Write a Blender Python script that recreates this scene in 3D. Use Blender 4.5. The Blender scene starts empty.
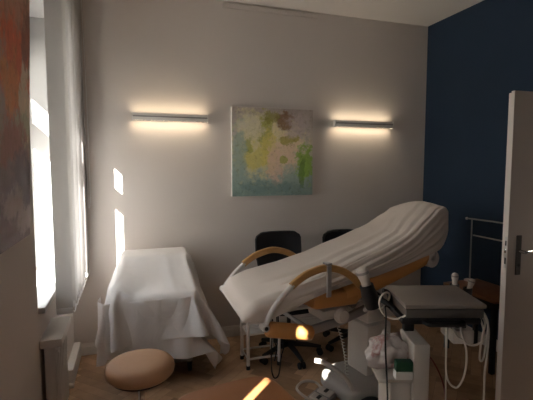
import bpy, bmesh, math, random
from mathutils import Vector, Matrix, Euler
random.seed(7)
scene = bpy.context.scene
COL = scene.collection
PI = math.pi
R = math.radians

# ------------------------------------------------------------------ materials
def nodes_of(name):
    m = bpy.data.materials.new(name)
    m.use_nodes = True
    nt = m.node_tree
    b = nt.nodes['Principled BSDF']
    return m, nt, b

def mat(name, col, rough=0.6, metal=0.0, noise=0.0, nscale=8.0, bump=0.0, bscale=60.0, spec=0.5, coat=0.0, sheen=0.0, wr=0.0, wscale=3.0):
    m, nt, b = nodes_of(name)
    N, L = nt.nodes, nt.links
    b.inputs['Base Color'].default_value = (*col, 1)
    b.inputs['Roughness'].default_value = rough
    b.inputs['Metallic'].default_value = metal
    b.inputs['Specular IOR Level'].default_value = spec
    b.inputs['Coat Weight'].default_value = coat
    b.inputs['Sheen Weight'].default_value = sheen
    tc = N.new('ShaderNodeTexCoord')
    if noise > 0:
        n = N.new('ShaderNodeTexNoise'); n.inputs['Scale'].default_value = nscale
        n.inputs['Detail'].default_value = 5
        L.new(tc.outputs['Object'], n.inputs['Vector'])
        mx = N.new('ShaderNodeMix'); mx.data_type = 'RGBA'
        mx.inputs[6].default_value = (*[c * (1 - noise) for c in col], 1)
        mx.inputs[7].default_value = (*[min(1, c * (1 + noise)) for c in col], 1)
        L.new(n.outputs['Fac'], mx.inputs[0])
        L.new(mx.outputs[2], b.inputs['Base Color'])
    last = None
    if bump > 0:
        n2 = N.new('ShaderNodeTexNoise'); n2.inputs['Scale'].default_value = bscale
        n2.inputs['Detail'].default_value = 4
        L.new(tc.outputs['Object'], n2.inputs['Vector'])
        bp = N.new('ShaderNodeBump'); bp.inputs['Strength'].default_value = bump
        bp.inputs['Distance'].default_value = 0.01
        L.new(n2.outputs['Fac'], bp.inputs['Height'])
        last = bp
    if wr > 0:
        n3 = N.new('ShaderNodeTexNoise'); n3.inputs['Scale'].default_value = wscale
        n3.inputs['Detail'].default_value = 3; n3.inputs['Distortion'].default_value = 1.2
        L.new(tc.outputs['Object'], n3.inputs['Vector'])
        b3 = N.new('ShaderNodeBump'); b3.inputs['Strength'].default_value = wr
        b3.inputs['Distance'].default_value = 0.05
        L.new(n3.outputs['Fac'], b3.inputs['Height'])
        if last: L.new(last.outputs['Normal'], b3.inputs['Normal'])
        last = b3
    if last: L.new(last.outputs['Normal'], b.inputs['Normal'])
    return m

def emit(name, col, strength):
    m, nt, b = nodes_of(name)
    b.inputs['Base Color'].default_value = (*col, 1)
    b.inputs['Emission Color'].default_value = (*col, 1)
    b.inputs['Emission Strength'].default_value = strength
    return m

def ramp(nt, stops, fac):
    r = nt.nodes.new('ShaderNodeValToRGB')
    els = r.color_ramp.elements
    while len(els) < len(stops): els.new(0.5)
    for e, (p, c) in zip(els, stops):
        e.position = p; e.color = (*c, 1)
    nt.links.new(fac, r.inputs['Fac'])
    return r

M = {}
WALL = (0.63, 0.575, 0.54)
M['wall'] = mat('wall_paint', WALL, 0.9, noise=0.03, nscale=2.0, bump=0.08, bscale=120, spec=0.2)
M['ceiling'] = mat('ceiling_paint', (0.68, 0.635, 0.60), 0.95, spec=0.2, bump=0.05, bscale=90)
M['blue'] = mat('blue_paint', (0.020, 0.036, 0.066), 0.85, noise=0.1, nscale=3, bump=0.08, bscale=120, spec=0.25)
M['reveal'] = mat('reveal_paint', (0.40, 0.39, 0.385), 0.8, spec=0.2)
M['trim'] = mat('trim_gloss', (0.68, 0.64, 0.60), 0.45)
M['frame_white'] = mat('window_lacquer', (0.74, 0.73, 0.72), 0.4)
M['door'] = mat('door_lacquer', (0.53, 0.475, 0.44), 0.4, noise=0.02, nscale=4)
M['door_edge'] = mat('door_edge_lacquer', (0.72, 0.66, 0.62), 0.4)
M['steel'] = mat('brushed_steel', (0.62, 0.61, 0.60), 0.32, 1.0, noise=0.06, nscale=40)
M['dark_steel'] = mat('dark_steel', (0.10, 0.095, 0.09), 0.4, 0.8)
M['alu'] = mat('lamp_aluminium', (0.78, 0.75, 0.71), 0.5, 0.0)
M['chrome'] = mat('chrome', (0.75, 0.75, 0.75), 0.12, 1.0)
M['black'] = mat('black_plastic', (0.012, 0.012, 0.014), 0.5)
M['black_fabric'] = mat('black_upholstery', (0.010, 0.010, 0.014), 0.9, bump=0.3, bscale=300)
M['rubber'] = mat('black_rubber', (0.015, 0.015, 0.015), 0.8)
M['white_metal'] = mat('white_enamel', (0.60, 0.565, 0.54), 0.38, noise=0.03, nscale=5)
M['white_plastic'] = mat('white_plastic', (0.56, 0.50, 0.45), 0.45, noise=0.03, nscale=5)
M['grey_plastic'] = mat('grey_plastic', (0.27, 0.25, 0.24), 0.45, noise=0.05, nscale=6)
M['grey_metal'] = mat('grey_painted_metal', (0.36, 0.34, 0.33), 0.4, 0.3)
M['machine_base'] = mat('machine_dark_plastic', (0.085, 0.078, 0.072), 0.5)
M['couch_base'] = mat('shaded_base_plastic', (0.40, 0.36, 0.325), 0.5, noise=0.06, nscale=6)  # white plastic with the shade under the couch put into its colour
M['lid'] = mat('machine_lid', (0.22, 0.185, 0.165), 0.42, noise=0.03, nscale=3)
M['tan'] = mat('tan_leather', (0.43, 0.235, 0.125), 0.48, noise=0.06, nscale=6, bump=0.15, bscale=220)
M['orange'] = mat('orange_leather', (0.58, 0.265, 0.08), 0.45, noise=0.08, nscale=6, bump=0.15, bscale=220)
M['bench'] = mat('cognac_leather', (0.32, 0.125, 0.048), 0.42, noise=0.10, nscale=5, bump=0.15, bscale=220)
M['sheet'] = mat('cotton_sheet', (0.74, 0.70, 0.68), 0.9, bump=0.10, bscale=500, sheen=0.1, wr=0.4, wscale=2.8, spec=0.2)
M['bed_sheet'] = mat('stretch_cover', (0.60, 0.525, 0.475), 0.9, bump=0.10, bscale=500, sheen=0.2, spec=0.2)
M['paper'] = mat('paper', (0.74, 0.71, 0.68), 0.9)
M['green'] = mat('green_card', (0.012, 0.070, 0.035), 0.6, noise=0.3, nscale=30)
M['olive'] = mat('olive_card', (0.16, 0.17, 0.05), 0.6)
M['cable_white'] = mat('white_cable_sheath', (0.60, 0.56, 0.50), 0.5)
M['cable_red'] = mat('red_cable_sheath', (0.16, 0.020, 0.015), 0.5)
M['hall_fill_glow'] = emit('hall_fill_glass', (1.0, 0.90, 0.78), 26.0)  # glow of the fill lamp added in the hallway
M['lamp_glow'] = emit('lamp_diffuser', (1.0, 0.84, 0.60), 8.0)

# wood
def wood(name, c0, c1, rough=0.4, scale=(3, 30, 30)):
    m, nt, b = nodes_of(name)
    N, L = nt.nodes, nt.links
    tc = N.new('ShaderNodeTexCoord'); mp = N.new('ShaderNodeMapping')
    mp.inputs['Scale'].default_value = scale
    L.new(tc.outputs['Object'], mp.inputs['Vector'])
    n = N.new('ShaderNodeTexNoise'); n.inputs['Scale'].default_value = 2.5; n.inputs['Detail'].default_value = 6
    L.new(mp.outputs['Vector'], n.inputs['Vector'])
    r = ramp(nt, [(0.3, c0), (0.7, c1)], n.outputs['Fac'])
    L.new(r.outputs['Color'], b.inputs['Base Color'])
    b.inputs['Roughness'].default_value = rough
    return m
M['handle_wood'] = wood('beech_handrail', (0.42, 0.225, 0.075), (0.52, 0.29, 0.105))
M['table_wood'] = wood('brown_table_wood', (0.17, 0.065, 0.028), (0.25, 0.10, 0.045))

# parquet: each plank carries its tone in a colour attribute
m, nt, b = nodes_of('herringbone_oak')
N, L = nt.nodes, nt.links
at = N.new('ShaderNodeAttribute'); at.attribute_name = 'plank'
tc = N.new('ShaderNodeTexCoord')
sep = N.new('ShaderNodeSeparateColor'); L.new(at.outputs['Color'], sep.inputs['Color'])
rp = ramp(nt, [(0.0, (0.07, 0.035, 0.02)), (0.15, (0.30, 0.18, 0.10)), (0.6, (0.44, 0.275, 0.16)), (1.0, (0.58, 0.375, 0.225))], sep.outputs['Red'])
n = N.new('ShaderNodeTexNoise'); n.inputs['Scale'].default_value = 14; n.inputs['Detail'].default_value = 6
L.new(tc.outputs['Object'], n.inputs['Vector'])
mx = N.new('ShaderNodeMix'); mx.data_type = 'RGBA'; mx.blend_type = 'MULTIPLY'; mx.inputs[0].default_value = 0.5
L.new(rp.outputs['Color'], mx.inputs[6])
rp2 = ramp(nt, [(0.3, (0.55, 0.5, 0.45)), (0.7, (1, 1, 1))], n.outputs['Fac'])
L.new(rp2.outputs['Color'], mx.inputs[7])
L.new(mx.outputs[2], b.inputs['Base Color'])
b.inputs['Roughness'].default_value = 0.38
M['parquet'] = m

# window glass: plain transmission with a fresnel mirror
m = bpy.data.materials.new('window_glass'); m.use_nodes = True
nt = m.node_tree; nt.nodes.clear(); N, L = nt.nodes, nt.links
out = N.new('ShaderNodeOutputMaterial'); mixs = N.new('ShaderNodeMixShader')
tr = N.new('ShaderNodeBsdfTransparent'); tr.inputs['Color'].default_value = (0.96, 0.98, 0.97, 1)
gl = N.new('ShaderNodeBsdfGlossy'); gl.inputs['Roughness'].default_value = 0.02
mixs.inputs[0].default_value = 0.06; L.new(tr.outputs[0], mixs.inputs[1]); L.new(gl.outputs[0], mixs.inputs[2])
L.new(mixs.outputs[0], out.inputs['Surface'])
m.use_transparent_shadow = True
M['glass'] = m

# translucent fabric of the blind slats
for key, fabric, trans in (('blind', 'blind_fabric', 0.54), ('blind_dense', 'dense_blind_fabric', 0.24)):
    m = bpy.data.materials.new(fabric); m.use_nodes = True
    nt = m.node_tree; nt.nodes.clear(); N, L = nt.nodes, nt.links
    out = N.new('ShaderNodeOutputMaterial'); mixs = N.new('ShaderNodeMixShader')
    df = N.new('ShaderNodeBsdfDiffuse'); df.inputs['Color'].default_value = (0.27, 0.255, 0.25, 1)
    tl = N.new('ShaderNodeBsdfTranslucent'); tl.inputs['Color'].default_value = (0.80, 0.79, 0.79, 1)
    mixs.inputs[0].default_value = trans
    tcx = N.new('ShaderNodeTexCoord'); nz = N.new('ShaderNodeTexNoise'); nz.inputs['Scale'].default_value = 400
    bp = N.new('ShaderNodeBump'); bp.inputs['Strength'].default_value = 0.15; bp.inputs['Distance'].default_value = 0.002
    L.new(tcx.outputs['Object'], nz.inputs['Vector']); L.new(nz.outputs['Fac'], bp.inputs['Height'])
    L.new(bp.outputs['Normal'], df.inputs['Normal'])
    L.new(df.outputs[0], mixs.inputs[1]); L.new(tl.outputs[0], mixs.inputs[2]); L.new(mixs.outputs[0], out.inputs['Surface'])
    M[key] = m
M['blind_shaded'] = mat('shaded_slat_fabric', (0.54, 0.52, 0.50), 0.9)  # opaque copy of the slat fabric, shade of the first slats built in

# thin plastic bag with coloured contents
m, nt, b = nodes_of('plastic_bag')
N, L = nt.nodes, nt.links
tc = N.new('ShaderNodeTexCoord'); v = N.new('ShaderNodeTexNoise'); v.inputs['Scale'].default_value = 11; v.inputs['Detail'].default_value = 3
L.new(tc.outputs['Object'], v.inputs['Vector'])
r = ramp(nt, [(0.0, (0.60, 0.55, 0.53)), (0.50, (0.56, 0.50, 0.48)), (0.58, (0.40, 0.20, 0.19)), (0.64, (0.55, 0.48, 0.46)), (1.0, (0.66, 0.62, 0.60))], v.outputs['Fac'])
L.new(r.outputs['Color'], b.inputs['Base Color'])
b.inputs['Roughness'].default_value = 0.3
M['bag'] = m

# abstract paintings
def blob(nt, vec, cx, cy, sx, sy, warp, soft=0.5):
    """soft elliptical mask with ragged edge, centre/size in 0..1 canvas units"""
    N, L = nt.nodes, nt.links
    mp = N.new('ShaderNodeMapping')
    mp.inputs['Location'].default_value = (-cx / sx, -cy / sy, 0)
    mp.inputs['Scale'].default_value = (1 / sx, 1 / sy, 0)
    L.new(vec, mp.inputs['Vector'])
    ln = N.new('ShaderNodeVectorMath'); ln.operation = 'LENGTH'
    L.new(mp.outputs['Vector'], ln.inputs[0])
    ad = N.new('ShaderNodeMath'); ad.operation = 'MULTIPLY_ADD'
    L.new(warp, ad.inputs[0]); ad.inputs[1].default_value = 3.4
    L.new(ln.outputs['Value'], ad.inputs[2])
    mr = N.new('ShaderNodeMapRange'); mr.inputs['From Min'].default_value = 2.65 - soft
    mr.inputs['From Max'].default_value = 2.65 + soft
    mr.inputs['To Min'].default_value = 1; mr.inputs['To Max'].default_value = 0
    L.new(ad.outputs[0], mr.inputs['Value'])
    return mr.outputs['Result']

def painting(name, axes, base, blobs, wscale=5.0):
    m, nt, b = nodes_of(name)
    N, L = nt.nodes, nt.links
    tc = N.new('ShaderNodeTexCoord'); sp = N.new('ShaderNodeSeparateXYZ'); cb = N.new('ShaderNodeCombineXYZ')
    L.new(tc.outputs['Generated'], sp.inputs[0])
    L.new(sp.outputs[axes[0]], cb.inputs[0]); L.new(sp.outputs[axes[1]], cb.inputs[1])
    vec = cb.outputs[0]
    nz = N.new('ShaderNodeTexNoise'); nz.inputs['Scale'].default_value = wscale; nz.inputs['Detail'].default_value = 7
    nz.inputs['Roughness'].default_value = 0.68
    L.new(vec, nz.inputs['Vector'])
    n2 = N.new('ShaderNodeTexNoise'); n2.inputs['Scale'].default_value = 3; n2.inputs['Detail'].default_value = 5
    mp2 = N.new('ShaderNodeMapping'); mp2.inputs['Scale'].default_value = (1.0, 0.6, 1)
    L.new(vec, mp2.inputs['Vector']); L.new(mp2.outputs[0], n2.inputs['Vector'])
    yw = N.new('ShaderNodeMath'); yw.operation = 'MULTIPLY_ADD'
    L.new(n2.outputs['Fac'], yw.inputs[0]); yw.inputs[1].default_value = 0.45; L.new(sp.outputs[axes[1]], yw.inputs[2])
    yo = N.new('ShaderNodeMath'); yo.operation = 'SUBTRACT'; yo.inputs[1].default_value = 0.22
    L.new(yw.outputs[0], yo.inputs[0])
    cur = ramp(nt, base, yo.outputs[0]).outputs['Color']
    for k, (cx, cy, sx, sy, c, a, soft) in enumerate(blobs):
        mpk = N.new('ShaderNodeMapping'); mpk.inputs['Location'].default_value = (k * 3.7, k * 1.9, k)
        mpk.inputs['Rotation'].default_value = (0, 0, k * 0.7)
        L.new(vec, mpk.inputs['Vector'])
        nk = N.new('ShaderNodeTexNoise'); nk.inputs['Scale'].default_value = wscale; nk.inputs['Detail'].default_value = 7
        nk.inputs['Roughness'].default_value = 0.68
        L.new(mpk.outputs[0], nk.inputs['Vector'])
        f = blob(nt, vec, cx, cy, sx, sy, nk.outputs['Fac'], soft)
        fm = N.new('ShaderNodeMath'); fm.operation = 'MULTIPLY'; fm.inputs[1].default_value = a
        L.new(f, fm.inputs[0])
        mx = N.new('ShaderNodeMix'); mx.data_type = 'RGBA'
        L.new(fm.outputs[0], mx.inputs[0]); L.new(cur, mx.inputs[6]); mx.inputs[7].default_value = (*c, 1)
        cur = mx.outputs[2]
    fine = N.new('ShaderNodeTexNoise'); fine.inputs['Scale'].default_value = 26; fine.inputs['Detail'].default_value = 6; fine.inputs['Distortion'].default_value = 1.0
    L.new(vec, fine.inputs['Vector'])
    fr_ = ramp(nt, [(0.30, (0.78, 0.76, 0.68)), (0.46, (1.0, 1.0, 0.97)), (0.60, (1.0, 1.0, 1.0)), (0.74, (1.22, 1.18, 1.08))], fine.outputs['Fac'])
    mul = N.new('ShaderNodeMix'); mul.data_type = 'RGBA'; mul.blend_type = 'MULTIPLY'; mul.inputs[0].default_value = 1.0
    L.new(cur, mul.inputs[6]); L.new(fr_.outputs['Color'], mul.inputs[7])
    L.new(mul.outputs[2], b.inputs['Base Color'])
    b.inputs['Roughness'].default_value = 0.6
    bp = N.new('ShaderNodeBump'); bp.inputs['Strength'].default_value = 0.3; bp.inputs['Distance'].default_value = 0.004
    L.new(nz.outputs['Fac'], bp.inputs['Height']); L.new(bp.outputs['Normal'], b.inputs['Normal'])
    return m

M['art_floral'] = painting('pastel_abstract', (0, 2),
    [(0.0, (0.24, 0.34, 0.32)), (0.22, (0.40, 0.50, 0.46)), (0.45, (0.66, 0.66, 0.56)), (0.75, (0.62, 0.54, 0.50)), (1.0, (0.46, 0.39, 0.36))],
    [(0.30, 0.60, 0.30, 0.36, (0.78, 0.72, 0.42), 0.85, 0.3),
     (0.57, 0.62, 0.30, 0.24, (0.88, 0.78, 0.50), 0.85, 0.3),
     (0.40, 0.72, 0.08, 0.24, (0.42, 0.42, 0.06), 0.8, 0.2),
     (0.30, 0.44, 0.22, 0.13, (0.72, 0.64, 0.16), 0.75, 0.25),
     (0.46, 0.52, 0.12, 0.20, (0.80, 0.68, 0.20), 0.75, 0.2),
     (0.66, 0.50, 0.20, 0.18, (0.90, 0.68, 0.54), 0.8, 0.3),
     (0.52, 0.34, 0.10, 0.20, (0.86, 0.62, 0.50), 0.75, 0.25),
     (0.64, 0.86, 0.11, 0.10, (0.26, 0.13, 0.06), 0.85, 0.2),
     (0.48, 0.90, 0.10, 0.07, (0.30, 0.27, 0.05), 0.75, 0.2),
     (0.20, 0.58, 0.05, 0.10, (0.36, 0.38, 0.06), 0.7, 0.15),
     (0.70, 0.64, 0.12, 0.06, (0.46, 0.38, 0.07), 0.85, 0.15),
     (0.62, 0.42, 0.05, 0.05, (0.46, 0.46, 0.08), 0.8, 0.12),
     (0.90, 0.38, 0.10, 0.22, (0.30, 0.50, 0.06), 0.9, 0.2),
     (0.86, 0.28, 0.04, 0.18, (0.14, 0.26, 0.05), 0.7, 0.12),
     (0.08, 0.42, 0.09, 0.36, (0.34, 0.46, 0.42), 0.75, 0.3),
     (0.24, 0.80, 0.16, 0.12, (0.80, 0.74, 0.58), 0.7, 0.25),
     (0.45, 0.10, 0.35, 0.07, (0.18, 0.29, 0.29), 0.65, 0.25),
     (0.80, 0.80, 0.14, 0.14, (0.60, 0.50, 0.50), 0.7, 0.3)], 11.0)
M['art_red'] = painting('dark_red_abstract', (1, 2),
    [(0.0, (0.22, 0.14, 0.16)), (0.18, (0.20, 0.12, 0.15)), (0.34, (0.40, 0.29, 0.25)), (0.5, (0.50, 0.34, 0.27)), (0.7, (0.60, 0.26, 0.17)), (1.0, (0.34, 0.17, 0.12))],
    [(0.80, 0.62, 0.30, 0.16, (0.80, 0.16, 0.06), 0.9, 0.25),
     (0.70, 0.52, 0.16, 0.10, (0.78, 0.30, 0.10), 0.8, 0.25),
     (0.93, 0.50, 0.10, 0.12, (0.75, 0.62, 0.46), 0.85, 0.2),
     (0.88, 0.40, 0.12, 0.06, (0.50, 0.52, 0.40), 0.8, 0.2),
     (0.72, 0.34, 0.22, 0.07, (0.42, 0.16, 0.14), 0.8, 0.25),
     (0.86, 0.22, 0.18, 0.10, (0.12, 0.07, 0.11), 0.85, 0.2),
     (0.70, 0.14, 0.14, 0.05, (0.62, 0.52, 0.54), 0.75, 0.2),
     (0.92, 0.07, 0.16, 0.05, (0.66, 0.56, 0.58), 0.75, 0.2),
     (0.94, 0.74, 0.10, 0.12, (0.22, 0.09, 0.06), 0.75, 0.2),
     (0.72, 0.82, 0.18, 0.10, (0.62, 0.30, 0.20), 0.8, 0.25)], 9.0)

# ------------------------------------------------------------------ geometry helpers
class MB:
    def __init__(s): s.bm = bmesh.new(); s.mats = []
    def box(s, c, d, rot=None, bev=0.0, seg=2):
        r = bmesh.ops.create_cube(s.bm, size=1.0)
        vs = r['verts']
        mx = (rot.to_matrix() if isinstance(rot, Euler) else rot) if rot is not None else Matrix.Identity(3)
        for v in vs:
            v.co = Vector((v.co.x * d[0], v.co.y * d[1], v.co.z * d[2]))
        if bev > 0:
            es = list({e for v in vs for e in v.link_edges})
            rb = bmesh.ops.bevel(s.bm, geom=es, offset=min(bev, min(d) * 0.49), segments=seg, affect='EDGES', profile=0.5)
            vs = list({v for f in rb['faces'] for v in f.verts} | {v for v in vs if v.is_valid})
            # walk the island so that every vertex is moved
            stack, seen = list(vs), set(vs)
            while stack:
                q = stack.pop()
                for e in q.link_edges:
                    w = e.other_vert(q)
                    if w not in seen: seen.add(w); stack.append(w)
            vs = list(seen)
        for v in vs: v.co = mx @ v.co + Vector(c)
        return vs
    def span(s, x0, x1, y0, y1, z0, z1, bev=0.0, seg=2):
        return s.box(((x0+x1)/2, (y0+y1)/2, (z0+z1)/2), (abs(x1-x0), abs(y1-y0), abs(z1-z0)), None, bev, seg)
    def cyl(s, p0, p1, r0, r1=None, seg=20, caps=True):
        r1 = r0 if r1 is None else r1
        p0, p1 = Vector(p0), Vector(p1)
        q = (p1 - p0).to_track_quat('Z', 'Y')
        a = [s.bm.verts.new(p0 + q @ Vector((r0*math.cos(2*PI*k/seg), r0*math.sin(2*PI*k/seg), 0))) for k in range(seg)]
        b = [s.bm.verts.new(p1 + q @ Vector((r1*math.cos(2*PI*k/seg), r1*math.sin(2*PI*k/seg), 0))) for k in range(seg)]
        for k in range(seg):
            s.bm.faces.new((a[k], a[(k+1) % seg], b[(k+1) % seg], b[k]))
        if caps: s.bm.faces.new(a[::-1]); s.bm.faces.new(b)
        return a + b
    def lathe(s, prof, c=(0, 0, 0), axis=(0, 0, 1), seg=32):
        q = Vector(axis).to_track_quat('Z', 'Y'); c = Vector(c); rings = []
        for (r, z) in prof:
            if r < 1e-6: rings.append([s.bm.verts.new(c + q @ Vector((0, 0, z)))])
            else: rings.append([s.bm.verts.new(c + q @ Vector((r*math.cos(2*PI*k/seg), r*math.sin(2*PI*k/seg), z))) for k in range(seg)])
        for A, B in zip(rings, rings[1:]):
            if len(A) == 1 and len(B) == 1: continue
            for k in range(seg):
                k2 = (k+1) % seg
                if len(A) == 1: s.bm.faces.new((A[0], B[k2], B[k]))
                elif len(B) == 1: s.bm.faces.new((A[k], A[k2], B[0]))
                else: s.bm.faces.new((A[k], A[k2], B[k2], B[k]))
    def tube(s, pts, r, seg=10, closed=False, flat=None, upv=None):
        """swept tube; flat=(w,h) makes a rounded rectangular section, h along upv"""
        P = [Vector(p) for p in pts]; n = len(P); rings = []
        prev = None
        for i in range(n):
            if closed: t = P[(i+1) % n] - P[i-1]
            else: t = P[min(i+1, n-1)] - P[max(i-1, 0)]
            t.normalize()
            if upv is not None:
                side = t.cross(Vector(upv)).normalized()
            elif prev is None:
                side = t.orthogonal().normalized()
            else:
                side = (prev - t * prev.dot(t)).normalized()
            prev = side
            upn = side.cross(t).normalized()
            ring = []
            for k in range(seg):
                a = 2*PI*k/seg
                if flat:
                    ca, sa = math.cos(a), math.sin(a)
                    x = math.copysign(abs(ca)**0.5, ca)*flat[0]/2; y = math.copysign(abs(sa)**0.5, sa)*flat[1]/2
                else:
                    rr = r[i] if isinstance(r, (list, tuple)) else r
                    x, y = rr*math.cos(a), rr*math.sin(a)
                ring.append(s.bm.verts.new(P[i] + side*x + upn*y))
            rings.append(ring)
        for i in range(n if closed else n-1):
            A, B = rings[i], rings[(i+1) % n]
            for k in range(seg):
                s.bm.faces.new((A[k], A[(k+1) % seg], B[(k+1) % seg], B[k]))
        if not closed:
            s.bm.faces.new(rings[0][::-1]); s.bm.faces.new(rings[-1])
    def grid(s, rows, closed=False):
        V = [[s.bm.verts.new(p) for p in row] for row in rows]
        for A, B in zip(V, V[1:]):
            n = len(A)
            for k in range(n if closed else n-1):
                s.bm.faces.new((A[k], A[(k+1) % n], B[(k+1) % n], B[k]))
        return V
    def quad(s, *p): s.bm.faces.new([s.bm.verts.new(q) for q in p])
    def build(s, name, m, parent=None, local=False, smooth=True, loc=None, angle=35):
        off = Vector((0, 0, 0))
        if not local:
            p = parent
            while p is not None: off += p.location; p = p.parent
            if loc is not None and parent is None: off = Vector(loc)
        bmesh.ops.recalc_face_normals(s.bm, faces=s.bm.faces[:])
        for v in s.bm.verts: v.co -= off
        me = bpy.data.meshes.new(name); s.bm.to_mesh(me); s.bm.free()
        me.materials.append(m)
        if smooth:
            for p in me.polygons: p.use_smooth = True
            me.set_sharp_from_angle(angle=R(angle))
        o = bpy.data.objects.new(name, me); COL.objects.link(o)
        if parent is not None: o.parent = parent
        elif loc is not None: o.location = loc
        return o

def spline(pts, sub=6):
    """Catmull-Rom through pts"""
    P = [Vector(p) for p in pts]; out = []
    for i in range(len(P)-1):
        p0, p1, p2, p3 = P[max(i-1, 0)], P[i], P[i+1], P[min(i+2, len(P)-1)]
        for k in range(sub):
            t = k/sub
            out.append(0.5*((2*p1) + (p2-p0)*t + (2*p0-5*p1+4*p2-p3)*t*t + (3*p1-p0-3*p2+p3)*t**3))
    out.append(P[-1]); return out

def tag(o, label, cat, group=None, kind=None):
    o['label'] = label; o['category'] = cat
    if group: o['group'] = group
    if kind: o['kind'] = kind
    return o
def thing(name, loc, label, cat, group=None, rz=0.0):
    o = bpy.data.objects.new(name, None); COL.objects.link(o)
    o.location = loc; o.rotation_euler = (0, 0, rz); o.empty_display_size = 0.1
    return tag(o, label, cat, group)
def structure(name, mb, m, label=None, cat=None, smooth=False):
    o = mb.build(name, m, smooth=smooth); o['kind'] = 'structure'
    if label: o['label'] = label; o['category'] = cat
    return o

# ------------------------------------------------------------------ room
XL, XR, YB, YF, ZC = -0.48, 2.95, 3.70, -1.60, 3.01
W1 = (2.41, 3.34); W2 = (0.05, 1.02)          # window openings along the left wall
SILL, SOFF, XO, XG = 0.80, 2.61, -0.98, -0.72

# parquet floor: one herringbone mesh
def herringbone():
    bm = bmesh.new(); w = 0.075; n = 6; quads = []
    ca, sa = math.cos(R(45)), math.sin(R(45)); gap = 0.0007
    for x in range(-75, 76):
        for y in range(-75, 76):
            k = (x - y) % (2*n)
            if k == 0: q = (x, y, x+n, y+1, 1)
            elif k == 2*n-1: q = (x, y, x+1, y+n, 0)
            else: continue
            x0, y0, x1, y1, hz = q
            pts = [(x0*w+gap, y0*w+gap), (x1*w-gap, y0*w+gap), (x1*w-gap, y1*w-gap), (x0*w+gap, y1*w-gap)]
            pts = [(1.2 + px*ca - py*sa, 1.0 + px*sa + py*ca) for px, py in pts]
            if all(px < XL-0.05 or px > XR+0.05 for px, py in pts) or all(py < YF-0.05 or py > YB+0.05 for px, py in pts): continue
            quads.append((pts, random.uniform(0.62, 1.0) if hz else random.uniform(0.12, 0.62)))  # random tone, with the reflection by plank direction painted in
    lay = bm.loops.layers.float_color.new('plank')
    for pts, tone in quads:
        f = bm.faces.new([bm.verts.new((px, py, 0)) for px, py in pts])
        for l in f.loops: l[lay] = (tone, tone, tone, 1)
    for co, no in (((XL-.05, 0, 0), (-1, 0, 0)), ((XR+.05, 0, 0), (1, 0, 0)), ((0, YF-.05, 0), (0, -1, 0)), ((0, YB+.05, 0), (0, 1, 0))):
        bmesh.ops.bisect_plane(bm, geom=bm.verts[:]+bm.edges[:]+bm.faces[:], plane_co=co, plane_no=no, clear_outer=True)
    f = bm.faces.new([bm.verts.new(p) for p in ((XL-.05, YF-.05, -.002), (XR+.05, YF-.05, -.002), (XR+.05, YB+.05, -.002), (XL-.05, YB+.05, -.002))])
    for l in f.loops: l[lay] = (0.03, 0.03, 0.03, 1)
    me = bpy.data.meshes.new('floor'); bm.to_mesh(me); bm.free()
    me.materials.append(M['parquet'])
    o = bpy.data.objects.new('floor', me); COL.objects.link(o); o['kind'] = 'structure'
    return tag(o, 'brown oak herringbone parquet floor', 'floor')
herringbone()

b = MB(); b.span(XL-.5, XR+.2, YF-.2, YB+.2, ZC, ZC+.2)
structure('ceiling', b, M['ceiling'], 'pale grey plain plaster ceiling', 'ceiling')
b = MB(); b.span(XL-.5, XR+.2, YB, YB+.2, -.1, ZC)
structure('wall_back', b, M['wall'], 'greige plaster wall carrying the lamps and canvas', 'wall')
b = MB(); b.span(XL-.5, XR+.2, YF-.2, YF, -.1, ZC)
structure('wall_front', b, M['wall'], 'greige plaster wall opposite the lamps', 'wall')
# right wall with a doorway that the open door belongs to
DY0, DY1, DZ = 1.22, 2.04, 2.06
b = MB()
b.span(XR, XR+.2, YF, DY0, -.1, ZC); b.span(XR, XR+.2, DY1, YB, -.1, ZC); b.span(XR, XR+.2, DY0, DY1, DZ, ZC)
structure('wall_right', b, M['blue'], 'dark petrol blue side wall', 'wall')
b = MB()   # closed hallway behind the doorway
b.span(XR+1.3, XR+1.4, DY0-.6, DY1+.6, -.1, 2.5); b.span(XR+.2, XR+1.3, DY0-.7, DY0-.6, -.1, 2.5)
b.span(XR+.2, XR+1.3, DY1+.6, DY1+.7, -.1, 2.5); b.span(XR+.2, XR+1.4, DY0-.7, DY1+.7, 2.5, 2.6); b.span(XR, XR+1.4, DY0-.7, DY1+.7, -.2, -.005)
structure('wall_hallway', b, M['wall'], 'pale hallway walls beyond the doorway', 'wall')
b = MB()
for yy in (DY0, DY1-.03): b.span(XR-.015, XR+.2, yy, yy+.03, 0, DZ)
b.span(XR-.015, XR+.2, DY0, DY1, DZ-.03, DZ)
structure('trim_1', b, M['trim'], 'white door frame in the blue wall', 'door frame')
# left wall, two window openings
b = MB()
def lw(y0, y1, z0, z1, x0=XO, x1=XL): b.span(x0, x1, y0, y1, z0, z1)
lw(YF, W2[0], -.1, ZC); lw(W2[1], W1[0], -.1, ZC); lw(W1[1], YB, -.1, ZC)
for (y0, y1), lintel in ((W1, 2.36), (W2, 2.43)):
    lw(y0, y1, -.1, SILL); lw(y0, y1, SOFF, ZC); lw(y0, y1, lintel, SOFF, XO, -0.78)
structure('wall_left', b, M['wall'], 'greige window wall with deep recesses', 'wall')
# white-painted lining of the recesses
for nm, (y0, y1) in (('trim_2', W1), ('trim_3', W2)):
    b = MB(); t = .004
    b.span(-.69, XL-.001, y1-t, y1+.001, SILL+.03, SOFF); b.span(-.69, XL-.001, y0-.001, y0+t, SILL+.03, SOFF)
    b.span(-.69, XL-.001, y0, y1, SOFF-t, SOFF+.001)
    structure(nm, b, M['reveal'], 'white painted recess lining of the %s' % ('window behind the blind' if nm == 'trim_2' else 'window near the red painting'), 'recess lining')
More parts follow.
